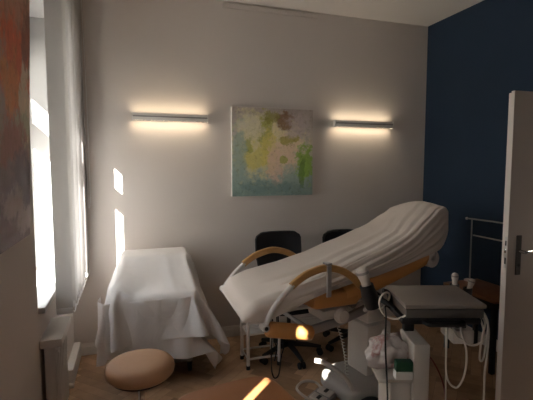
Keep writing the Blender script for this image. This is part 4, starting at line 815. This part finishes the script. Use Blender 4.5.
def couch():
    t = thing('treatment_couch', B(.45, -.1, 0), 'reclined treatment couch with orange cushions and beech handrails', 'treatment couch')
    b = MB(); slab(b, [(-.36, .690, .730), (-.34, .68, .738), (-.05, .68, .750), (-.03, .69, .745)], -.20, .20); b.build('leg_cushion', M['orange'], t)
    b = MB(); slab(b, [(-.01, .655, .765), (.02, .645, .775), (.33, .63, .775), (.36, .64, .765)], -.285, .285); b.build('seat_cushion', M['orange'], t)
    b = MB(); slab(b, [(.20, .640, .76), (.24, .632, .78), (.60, .715, .865), (.86, .785, .92), (.985, .82, .96), (1.02, .845, .96)], -.285, .285); b.build('backrest', M['orange'], t)
    b = MB(); slab(b, [(.95, .99, 1.06), (.98, .98, 1.10), (1.17, 1.03, 1.175), (1.20, 1.05, 1.16)], -.18, .18); b.build('headrest', M['orange'], t)
    # handrails: white tube, beech grip, joint
    near = [(-.400, .640), (-.392, .652), (-.346, .734), (-.278, .808), (-.205, .866)]
    grip = [(-.215, .860), (-.15, .900), (-.08, .927), (.032, .944), (.15, .915), (.24, .862), (.33, .78)]
    for sgn, lab in ((-1, None), (1, None)):
        n = .325*sgn
        ds = 0.0 if sgn < 0 else -.02
        low = near if sgn < 0 else [(-.372, .695)] + near[2:]
        b = MB(); b.tube(spline([B(s+ds, n, z) for s, z in low], 6), .0165, 14); rail = b.build('handrail_tube', M['white_metal'], t)
        b = MB(); e0 = B(low[0][0]+ds, n, low[0][1]); b.cyl(e0 + BN*-.026, e0 + BN*.026, .022); b.build('pivot', M['white_metal'], rail)
        b = MB(); e1 = e0 + BN*.0265*sgn; b.cyl(e1, e1 + BN*.003*sgn, .012); b.build('pivot_bore', M['black'], rail)
        b = MB(); b.tube(spline([B(s+ds, n, z) for s, z in grip], 6), .02, 16, flat=(.030, .046), upv=(0, 0, 1)); b.build('wooden_grip', M['handle_wood'], t)
        b = MB(); b.tube(spline([B(.325+ds, n, .785), B(.36+ds, n, .735), B(.385+ds, n, .66), B(.39+ds, n*.9, .60)], 5), .0165, 12); b.build('handrail_post', M['white_metal'], t)
    # grey clamp plate hanging from the near handrail
    b = MB(); p = B(.045, -.347, .86); b.box(p, (.034, .012, .20), BROT, .004); b.box(B(.045, -.328, .970), (.040, .05, .016), BROT, .004)
    b.build('clamp_plate', M['grey_metal'], t)
    # knee roll below the foot end
    b = MB(); b.lathe([(0, -.165), (.034, -.165), (.044, -.155), (.048, -.135), (.048, .135), (.044, .155), (.034, .165), (0, .165)], B(-.205, -.29, .568), (BA + Vector((0, 0, -.26))).normalized(), 28)
    b.build('knee_roll', M['orange'], t)
    b = MB(); b.tube([B(-.385, -.29, .61), B(-.39, -.31, .64)], .012, 10); b.tube([B(-.30, -.28, .60), B(-.30, -.10, .64), B(-.25, .0, .66)], .012, 10); b.build('knee_roll_bracket', M['grey_metal'], t)
    # linkage
    b = MB()
    b.tube([B(-.05, -.22, .505), B(.25, -.22, .535), B(.66, -.16, .585)], .02, 12, flat=(.035, .06), upv=(0, 0, 1))
    b.tube([B(-.05, .20, .505), B(.25, .20, .535), B(.66, .16, .585)], .02, 12, flat=(.035, .06), upv=(0, 0, 1))
    for s, z in ((.0, .515), (.42, .555)): b.tube([B(s, -.21, z), B(s, .2, z)], .014, 10)
    b.build('linkage', M['grey_metal'], t)
    b = MB(); bbox(b, .08, .30, -.24, -.05, .558, .628, .02); b.lathe([(0, 0), (.05, .0), (.055, .02), (.04, .05), (0, .055)], B(.20, -.26, .595), -BN, 20)
    b.build('motor_housing', M['white_plastic'], t)
    b = MB(); b.tube([B(-.36, -.18, .672), B(.62, -.18, .628)], .013, 10); b.tube([B(-.36, .18, .672), B(.62, .18, .628)], .013, 10); b.build('seat_frame', M['white_metal'], t)
    b = MB(); b.tube([B(.38, -.15, .57), B(.55, -.10, .66), B(.85, -.05, .775)], .018, 10); b.tube([B(.38, .15, .57), B(.55, .10, .66), B(.85, .05, .775)], .018, 10); b.build('back_strut', M['grey_metal'], t)
    # pillar and foot
    b = MB(); bbox(b, .455, .685, -.25, -.02, .085, .46, .025); bbox(b, .49, .65, -.21, -.04, .45, .60, .015); b.build('pillar', M['white_plastic'], t)
    b = MB(); rows = []
    for q, z in ((1.0, 0.004), (1.0, .05), (.97, .078), (.88, .09), (.3, .094)):
        row = []
        for k in range(36):
            a = 2*PI*k/36; ca, sa = math.cos(a), math.sin(a)
            row.append(B(.54 + math.copysign(abs(ca)**.5, ca)*.33*q, -.17 + math.copysign(abs(sa)**.5, sa)*.23*q, z))
        rows.append(row)
    V = b.grid(rows, True); b.bm.faces.new(V[0][::-1]); b.bm.faces.new(V[-1]); b.build('base', M['couch_base'], t, angle=60)
    # pale carrying bar over the base
    b = MB(); b.tube(spline([(1.165, 2.525, .255), (1.215, 2.505, .245), (1.29, 2.45, .205), (1.345, 2.40, .155), (1.38, 2.375, .088)], 6), .017, 12, flat=(.04, .024), upv=(0, 0, 1)); b.build('release_bar', M['white_plastic'], t)
    # coiled lead
    b = MB(); pts = []
    A, E = Vector((1.345, 2.56, .50)), Vector((1.43, 2.55, .10)); turns = 17
    for k in range(turns*10+1):
        u = k/(turns*10); a = 2*PI*k/10; p = A.lerp(E, u) + Vector((.02*math.sin(PI*u), 0, 0))
        pts.append(p + Vector((.010*math.cos(a), .010*math.sin(a), 0)))
    b.tube(pts, .0032, 6); b.build('coiled_lead', M['cable_white'], t)
    b = MB()
    b.tube(spline([(.86, 2.52, .64), (.85, 2.50, .48), (.845, 2.50, .28), (.86, 2.49, .20), (.89, 2.48, .22), (.91, 2.49, .33), (.93, 2.50, .40), (.90, 2.50, .50), (.90, 2.53, .64)], 6), .0045, 6)
    b.tube(spline([(.87, 2.56, .64), (.875, 2.54, .45), (.90, 2.55, .36), (.885, 2.55, .28), (.905, 2.55, .42), (.90, 2.56, .63)], 6), .004, 6)
    b.build('hanging_lead', M['rubber'], t)
couch()

def foot_pedal():
    t = thing('foot_pedal', (1.16, 2.50, 0), 'grey double foot control lying beside the couch base', 'foot pedal')
    c = Vector((1.175, 2.475, 0)); rot = Matrix.Rotation(R(35), 3, 'Z')
    def P(x, y, z): return c + rot @ Vector((x, y, z))
    b = MB(); b.box(P(-.01, -.02, .02), (.20, .15, .036), rot, .015, 3); b.build('pedal_base', M['grey_plastic'], t)
    for x in (-.055, .045):
        b = MB(); b.box(P(x, -.03, .046), (.075, .10, .018), rot @ Matrix.Rotation(R(8), 3, 'X'), .007, 3); pd = b.build('pedal', M['white_plastic'], t)
        b = MB(); b.box(P(x, -.035, .0565), (.045, .022, .004), rot @ Matrix.Rotation(R(8), 3, 'X'), .001); b.build('pedal_slot', M['black'], pd)
    b = MB(); b.tube(spline([P(-.09, .0, .03), P(-.115, .08, .075), P(-.09, .115, .09), P(0, .12, .09), P(.09, .08, .06), P(.085, .02, .03)], 6), .009, 10); b.build('carry_loop', M['white_plastic'], t)
foot_pedal()
def foot_switch():
    t = thing('foot_switch', (1.455, 2.245, 0), 'black domed foot switch at the bottom frame edge', 'foot switch')
    b = MB(); b.lathe([(0, .0), (.10, .0), (.105, .012), (.098, .024), (0, .026)], (1.455, 2.245, 0.0), seg=36); b.build('switch_base', M['black'], t)
    b = MB(); b.lathe([(.088, .024), (.085, .045), (.065, .062), (.03, .070), (0, .071)], (1.455, 2.245, 0), seg=36); b.build('switch_dome', M['rubber'], t)
foot_switch()

# stretch cover over the couch
def cover():
    zf = [(-.50, .755), (-.42, .795), (-.2, .835), (.0, .862), (.22, .905), (.53, .987), (.84, 1.075), (1.06, 1.175), (1.16, 1.235), (1.25, 1.265), (1.32, 1.27)]
    zh = [(-.53, .690), (-.46, .672), (-.37, .668), (-.22, .705), (-.05, .755), (.08, .785), (.41, .828), (.68, .872), (1.05, .932), (1.15, .958), (1.25, 1.00), (1.32, 1.03)]
    rows = []
    ss = [-.5265, -.526, -.524, -.519, -.51, -.495, -.475, -.45, -.42] + [-.36 + .0625*k for k in range(24)] + [1.13, 1.18, 1.22, 1.255, 1.285, 1.305, 1.32, 1.328]
    ns = 110
    for i, s in enumerate(ss):
        top, hem = lerp(s, zf), lerp(s, zh)
        hw = .305
        e = 1.0
        if s > 1.10:
            q = min(1, (s-1.10)/.230); e = math.sqrt(max(0, 1-q*q*.995))
        if s < -.42:
            q = min(1, (-.42-s)/.107); e = max(.12, math.sqrt(max(0, 1-q*q)))
        hem_f = top - (.12 if s > -.3 else .12 - .075*min(1, (-.3-s)/.15))
        row = []
        for k in range(ns+1):
            u = k/ns                                   # 0 far hem .. 1 near hem
            # piecewise path round the section
            if u < .14:
                v = u/.14; n_ = hw + .012*(1-v); z = hem_f + (top-.03-hem_f)*v
            elif u < .22:
                v = (u-.14)/.08; a = v*PI/2; n_ = hw - .03 + .03*math.cos(a); z = top - .03 + .03*math.sin(a)
            elif u < .62:
                v = (u-.22)/.40; n_ = (hw-.03) - v*(2*hw-.10); z = top - .012*v - .028*math.sin(PI*v)*(1 if s < .9 else .2) + (.045*math.sin(PI*v) if s > .9 else 0)*min(1, (s-.9)/.2 if s > .9 else 0)
            elif u < .74:
                v = (u-.62)/.12; a = v*PI/2; n_ = -hw + .07 - .07*math.sin(a); z = top - .012 - .06*(1-math.cos(a))
            else:
                v = (u-.74)/.26; n_ = -hw - .006*v; z0 = top - .072; z1 = min(hem, z0-.004); z = z0 + (z1-z0)*v
            # narrowing at the head
            if s > .55: n_ *= 1 - .14*min(1, (s-.55)/.65)**2
            # long tension folds converging on the head
            amp = .010*max(0, min(1, (s+.25)/.4))*max(0, min(1, (1.26-s)/.25))
            fan = u*72 + s*(6.5*(u-.3)) + 1.7*math.sin(u*9)
            d = amp*(math.sin(fan) + .5*math.sin(fan*1.83 + 1.3 + s*1.5))*max(0, min(1, (u-.28)/.22))
            z += d*(.9 if u < .7 else .15); n_ -= d*(.2 if u < .6 else 1.1)
            if s > .75: z += .055*(.5 - .5*n_/hw)*min(1, (s-.75)/.35)*max(0, min(1, (.97-u)/.25))
            zc = (top + hem)/2 - (.0 if s < 0 else -.03)
            if s < -.2 and n_ > 0: n_ *= 1 - .08*min(1, (-.2-s)/.3)
            if e < 1:
                if s < 0: zc = min(z, .700 + .02*n_/hw)
                z = zc + (z-zc)*e
                if s < 0: n_ = n_*(.93+.07*e)
                else: n_ = n_*(.55+.45*e)
            sk = .045*(n_/hw + 1)*min(1, (-.25-s)/.25) if s < -.25 else 0       # slightly skewed foot end
            row.append(B(s + sk, n_, z))
        rows.append(row)
    b = MB(); V = b.grid(rows)
    o = b.build('couch_cover', M['bed_sheet'], loc=B(.4, 0, .75), angle=180)
    md = o.modifiers.new('thickness', 'SOLIDIFY'); md.thickness = .003; md.offset = -1
    tag(o, 'white stretch cover pulled taut over the reclined couch', 'couch cover')
    # turned-in band closing the two ends
cover()

def paper_roll():
    c = B(1.075, -.262, .878)
    t = thing('paper_roll', B(1.075, -.1, .81), 'white paper roll under the raised head of the couch', 'paper roll')
    b = MB(); b.lathe([(.021, 0), (.064, 0), (.066, .004), (.066, .46), (.064, .464), (.021, .464), (.021, 0)], c, BN, 36); b.build('roll', M['paper'], t)
    b = MB(); b.cyl(c - BN*.015, c + BN*.48, .010); b.build('spindle', M['steel'], t)
    b = MB()
    for q in (-.012, .476): b.tube([c + BN*q, c + BN*q + Vector((0.01, 0, .045)), B(1.07, -.262+q*.98, .955)], .007, 8)
    b.build('holder', M['steel'], t)
paper_roll()

# small white tubular frame behind the foot end
def side_frame():
    t = thing('step_stool', (.95, 3.05, 0), 'white tubular step stool behind the foot end of the couch', 'step stool')
    x0, x1, y0, y1 = .835, 1.09, 3.03, 3.22
    for x in (x0, x1):
        for y in (y0, y1):
            b = MB(); b.tube([(x, y, 0.012), (x, y, .50)], .013, 12); lg = b.build('leg', M['white_metal'], t)
            b = MB(); b.cyl((x, y, 0), (x, y, .03), .016, seg=14); b.build('rubber_foot', M['rubber'], lg)
    for pts in ([(x0, y0, .08), (x1, y0, .08), (x1, y1, .08), (x0, y1, .08)], [(x0, y0, .46), (x1, y0, .46), (x1, y1, .46), (x0, y1, .46)]):
        b = MB(); b.tube(pts, .009, 8, closed=True); b.build('rail', M['white_metal'], t)
    b = MB(); b.tube([(x0, y1, .28), (x1, y0, .30)], .009, 8); b.build('cross_bar', M['white_metal'], t)
    b = MB(); b.span(x0-.02, x1+.02, y0-.02, y1+.02, .497, .52, .008); b.build('tread', M['white_metal'], t)
    b = MB(); b.span(x0, x1, y0, y1, .265, .280, .004); tr = b.build('lower_tread', M['white_metal'], t)
side_frame()

# ------------------------------------------------------------------ ultrasound cart (its own yaw)
YAW = R(18)
def V(r, d, z): return Vector((r*math.cos(YAW) + d*math.sin(YAW), d*math.cos(YAW) - r*math.sin(YAW), z))
VROT = Matrix.Rotation(-YAW, 3, 'Z')
def vbox(mb, r0, r1, d0, d1, z0, z1, bev=.004, seg=2):
    return mb.box(V((r0+r1)/2, (d0+d1)/2, (z0+z1)/2), (r1-r0, d1-d0, z1-z0), VROT, bev, seg)
def cart():
    t = thing('equipment_cart', V(.75, 2.0, 0), 'white equipment cart with side column under the grey machine', 'cart')
    b = MB(); vbox(b, .62, .985, 1.86, 2.14, .855, .885, .008); b.build('tray', M['black'], t)
    b = MB(); b.tube(spline([V(.72, 1.875, .868), V(.73, 1.835, .868), V(.76, 1.828, .868), V(.86, 1.828, .868), V(.89, 1.835, .868), V(.90, 1.875, .868)], 5), .011, 12); b.build('tray_handle', M['black'], t)
    b = MB(); vbox(b, .690, .768, 1.895, 2.10, .10, .745, .008, 3); b.build('column', M['white_plastic'], t)
    b = MB(); vbox(b, .70, .75, 2.06, 2.10, .74, .86, .004); b.build('neck', M['black'], t)
    b = MB(); vbox(b, .875, .975, 1.90, 2.05, .745, .812, .008); bx = b.build('power_box', M['white_plastic'], t)
    b = MB(); vbox(b, .90, .95, 1.93, 2.02, .81, .858, .004); b.build('box_hanger', M['black'], t)
    b = MB(); vbox(b, .53, .692, 1.90, 2.12, .555, .575, .005); b.build('side_shelf', M['white_plastic'], t)
    b = MB(); vbox(b, .585, .692, 1.905, 2.11, .12, .557, .012); b.build('side_cabinet', M['white_plastic'], t)
    b = MB(); vbox(b, .50, .95, 1.80, 2.22, .065, .105, .02, 3); b.build('base', M['grey_plastic'], t)
    for r in (.53, .92):
        for d in (1.83, 2.19):
            b = MB(); p = V(r, d, .035); q = V(1, 0, 0); b.cyl(p - q*.012, p + q*.012, .035, seg=20); cs = b.build('caster', M['rubber'], t)
            b = MB(); b.cyl(V(r, d, .035), V(r, d, .07), .009, seg=10); b.build('caster_stem', M['steel'], cs)
    # probe holder on the left of the tray
    b = MB(); b.tube([V(.625, 2.0, .875), V(.60, 2.03, .90), V(.56, 2.05, .92)], .014, 10)
    b.tube(spline([V(.625, 2.05, .88), V(.615, 2.06, .94), V(.585, 2.06, .955)], 4), .012, 10); b.build('holder_arm', M['black'], t)
    b = MB(); ax = (V(.470, 2.05, 1.08) - V(.530, 2.05, .89)).normalized(); c0 = V(.538, 2.05, .865)
    b.lathe([(.020, .0), (.034, .006), (.040, .03), (.041, .075), (.036, .10), (.034, .128), (.026, .128), (.024, .02), (.020, .0)], c0, ax, 24); b.build('probe_cup', M['black'], t)
    # rear holder for the two spare probes
    b = MB(); b.tube([V(.95, 2.13, .872), V(1.01, 2.19, .90), V(1.075, 2.19, .90)], .010, 10)
    for r, z in ((1.008, .905), (1.078, .885)): b.lathe([(.010, .0), (.022, .0), (.024, .045), (.019, .045), (.016, .01), (.010, 0)], V(r, 2.195, z), seg=18)
    b.build('rear_holder', M['black'], t)
cart()
def machine():
    t = thing('ultrasound_machine', V(.81, 1.99, .885), 'closed grey portable ultrasound machine on the cart tray', 'ultrasound machine')
    b = MB(); vbox(b, .632, .985, 1.842, 2.146, .893, .934, .005, 2); b.build('keyboard_base', M['machine_base'], t)
    b = MB(); vbox(b, .625, .992, 1.835, 2.150, .938, .957, .004, 2); b.build('lid', M['lid'], t)
    b = MB(); vbox(b, .636, .980, 1.846, 2.142, .933, .9385, .001); b.build('lid_gap', M['black'], t)
    b = MB()
    for r in (.66, .95):
        for d in (1.87, 2.11): b.cyl(V(r, d, .885), V(r, d, .894), .010, seg=12)
    b.build('rubber_foot', M['rubber'], t)
    b = MB(); b.cyl(V(.70, 2.15, .934), V(.92, 2.15, .934), .012); b.build('hinge', M['black'], t)
    def cable(pts, r=.0048):
        b = MB(); b.tube(spline(pts, 7), r, 8); return b.build('cable', M['cable_white'], t)
    d = 1.885
    cable([V(.985, 1.95, .905), V(1.012, 1.93, .905), V(1.025, d, .86), V(1.022, d, .77), V(1.015, d, .70), V(1.005, d, .672), V(.995, d, .69), V(1.0, d, .78), V(1.012, d, .86), V(1.0, 1.95, .900)])
    cable([V(.985, 1.99, .905), V(1.018, 1.97, .895), V(1.035, 1.9, .84), V(1.03, d, .72), V(1.022, d, .62), V(1.022, d, .45), V(1.03, 1.92, .16), V(1.06, 1.98, .012), V(1.14, 2.1, .008)])
    cable([V(.985, 2.03, .905), V(1.02, 2.0, .89), V(1.02, 1.9, .80), V(.985, d, .755), V(.945, d, .750), V(.91, d, .775), V(.885, 1.885, .79), V(.872, 1.89, .82), V(.862, 1.905, .852)])
    cable([V(.842, 1.90, .852), V(.838, d, .79), V(.838, d, .70), V(.842, d, .61), V(.862, d, .560), V(.895, d, .545), V(.922, d, .59), V(.934, d, .66), V(.930, d, .73), V(.915, d, .78), V(.905, 1.905, .845)])
    cable([V(.850, 1.93, .852), V(.846, 1.91, .75), V(.848, 1.90, .55), V(.852, 1.90, .35), V(.86, 1.92, .14), V(.88, 1.95, .112)], .0038)
machine()
def probe(base, axis, s, label, cable=None):
    t = thing('ultrasound_probe', base, label, 'ultrasound probe', 'ultrasound probes in the cart holders')
    prof = [(0, 0), (.016, .0), (.019, .02), (.021, .06), (.021, .085), (.026, .105), (.027, .128), (.022, .142), (.012, .149), (0, .150)]
    b = MB(); b.lathe([(r*s, z*s) for r, z in prof], base, axis, 24); b.build('probe_body', M['white_plastic'], t)
    b = MB(); b.lathe([(.0275*s, .118*s), (.0278*s, .124*s), (.0275*s, .130*s)], base, axis, 24); b.build('trim_ring', M['grey_plastic'], t)
    if cable:
        b = MB(); b.tube(spline(cable, 7), .0048, 8); b.build('cable', M['cable_white'], t)
ax = (V(.470, 2.05, 1.08) - V(.530, 2.05, .89)).normalized()
probe(V(.538, 2.05, .865) + ax*.055, ax, 1.12, 'white probe in the black cup left of the machine',
      [V(.540, 2.05, .872), V(.580, 2.06, .865), V(.605, 2.03, .915), V(.592, 1.97, .965), V(.568, 1.95, .978), V(.545, 1.945, .960), V(.537, 1.945, .930), V(.545, 1.94, .897), V(.562, 1.94, .873), V(.588, 1.93, .862), V(.615, 1.91, .866), V(.637, 1.85, .905)])
probe(V(1.008, 2.195, .912), (0, 0, 1), .66, 'small white probe standing behind the machine, nearer the couch')
probe(V(1.078, 2.195, .892), (.25, -.1, 1), .60, 'small white probe behind the machine, nearer the open door')

def lead(name, pts, m, label, r=.0045):
    b = MB(); b.tube(spline(pts, 8), r, 8)
    return tag(b.build(name, m, loc=pts[0]), label, 'cable')
lead('power_cable', [V(.625, 2.02, .868), V(.575, 1.97, .905), V(.555, 1.89, .88), V(.551, 1.88, .80), V(.556, 1.885, .70), V(.562, 1.875, .58), V(.566, 1.87, .45), V(.56, 1.86, .25), V(.48, 1.82, .05), V(.40, 1.85, .006)], M['rubber'], 'black cable hanging straight down in front of the plastic bag', .0042)
lead('power_cable', [V(.772, 2.02, .62), V(.83, 2.06, .61), V(.885, 2.08, .53), V(.922, 2.09, .44), V(.934, 2.08, .34), V(.94, 2.06, .2), V(.99, 2.1, .006)], M['cable_red'], 'dark red cable arching beside the white cart column', .0045)

# things on the side shelf
def bag():
    c = V(.600, 2.01, .577)
    bm = bmesh.new(); bmesh.ops.create_icosphere(bm, subdivisions=5, radius=1)
    from mathutils import noise
    for v in bm.verts:
        d = v.co.normalized()
        k = 1 + .30*noise.noise(d*1.9 + Vector((3, 1, 5))) + .16*noise.turbulence(d*3.5, 3, True) - .10
        w = .108*(1.05 - .25*d.z); 
        loc = VROT @ Vector((d.x*k*w*.95, d.y*k*.070, 0)) + Vector((0, 0, .088 + d.z*.098*k))
        loc.z = max(0.0, loc.z)
        if d.x < -.2 and loc.z < .09: loc.z = max(loc.z, .0)
        v.co = loc
    me = bpy.data.meshes.new('plastic_bag'); bm.to_mesh(me); bm.free(); me.materials.append(M['bag'])
    for p in me.polygons: p.use_smooth = True
    o = bpy.data.objects.new('plastic_bag', me); COL.objects.link(o); o.location = c
    tag(o, 'crumpled pale plastic bag with pinkish print on the cart shelf', 'bag')
bag()
def pack():
    b = MB(); vbox(b, .605, .688, 1.885, 1.93, .577, .617, .006); o = b.build('tissue_pack', M['paper'], loc=V(.646, 1.907, .577)); tag(o, 'flat white pack lying under the green carton', 'pack')
    b = MB(); vbox(b, .609, .687, 1.888, 1.927, .617, .664, .002); o = b.build('carton', M['green'], loc=V(.648, 1.907, .617)); tag(o, 'small dark green carton on the white pack beside the bag', 'carton')
pack()

# ------------------------------------------------------------------ table and rack by the blue wall
def side_table():
    t = thing('side_table', (2.66, 2.66, 0), 'small table with brown wooden top against the blue wall', 'table')
    b = MB(); b.span(2.55, 2.92, 2.36, 2.90, .555, .58, .004); b.build('tabletop', M['table_wood'], t)
    for x in (2.58, 2.89):
        for y in (2.39, 2.87):
            b = MB(); b.span(x-.017, x+.017, y-.017, y+.017, 0, .556, .003); b.build('leg', M['black'], t)
    b = MB(); b.span(2.57, 2.90, 2.38, 2.40, .50, .556); b.span(2.57, 2.90, 2.86, 2.88, .50, .556); b.span(2.57, 2.59, 2.4, 2.86, .50, .556); b.span(2.88, 2.90, 2.4, 2.86, .50, .556)
    b.build('apron', M['black'], t)
side_table()
def rack():
    t = thing('valet_rack', (2.80, 2.6, .58), 'thin white tubular rack standing on the side table by the blue wall', 'rack')
    x = 2.80; y0, y1 = 2.43, 2.865
    b = MB(); b.tube([(x, y1+.055, 1.122), (x, y1, 1.124), (x, (y0+y1)/2, 1.128), (x, y0-.05, 1.128)], .0065, 10); b.build('top_bar', M['grey_metal'], t)
    b = MB(); b.tube([(x, y1-.02, .985), (x, y0, .985)], .006, 10); b.build('lower_bar', M['grey_metal'], t)
    for y in (y0, y1):
        b = MB(); b.tube([(x, y, .595), (x, y, 1.122)], .0065, 10); up = b.build('upright', M['grey_metal'], t)
        b = MB(); b.lathe([(0, 0), (.045, 0), (.045, .010), (.012, .018), (0, .018)], (x, y, .58), seg=24); b.build('foot', M['white_metal'], up)
    b = MB()
    bm_ball = b.lathe([(0, -.012), (.009, -.009), (.012, 0), (.009, .009), (0, .012)], (x, y1+.06, 1.122), seg=14); b.build('end_knob', M['white_metal'], t)
rack()

# ------------------------------------------------------------------ light, sky, camera
sd = Vector((1.0, 1.05, -.94))
sl = bpy.data.lights.new('sun', 'SUN'); sl.energy = 66.0; sl.angle = R(.53); sl.color = (1.0, .96, .91)
so = bpy.data.objects.new('sun', sl); COL.objects.link(so); so.rotation_euler = sd.to_track_quat('-Z', 'Y').to_euler(); so.location = (-6, -6, 8)
w = bpy.data.worlds.new('sky'); scene.world = w; w.use_nodes = True
nt = w.node_tree; N, L = nt.nodes, nt.links
bg = N['Background']
tc = N.new('ShaderNodeTexCoord'); sp = N.new('ShaderNodeSeparateXYZ'); L.new(tc.outputs['Generated'], sp.inputs[0])
mr = N.new('ShaderNodeMapRange'); mr.inputs['From Min'].default_value = -1; mr.inputs['From Max'].default_value = 1
L.new(sp.outputs[2], mr.inputs['Value'])
r = ramp(nt, [(0.0, (.30, .28, .26)), (.49, (.55, .53, .50)), (.51, (1.0, .97, .93)), (.7, (.90, .93, .97)), (1.0, (.72, .82, 1.0))], mr.outputs['Result'])
L.new(r.outputs['Color'], bg.inputs['Color']); bg.inputs['Strength'].default_value = 5.5

cam = bpy.data.cameras.new('camera'); cam.sensor_width = 36; cam.lens = 418/533*36; cam.clip_start = .02
co = bpy.data.objects.new('camera', cam); COL.objects.link(co)
co.location = (0, 0, 1.58); co.rotation_euler = (R(90-4.65), 0, R(-18))
scene.camera = co
scene.view_settings.view_transform = 'Standard'; scene.view_settings.look = 'None'
scene.view_settings.gamma = 1.0; scene.view_settings.use_curve_mapping = False
scene.view_settings.exposure = 0.32
cy = scene.cycles
cy.use_denoising = True; cy.max_bounces = 12; cy.diffuse_bounces = 8; cy.transparent_max_bounces = 16
cy.sample_clamp_indirect = 6.0
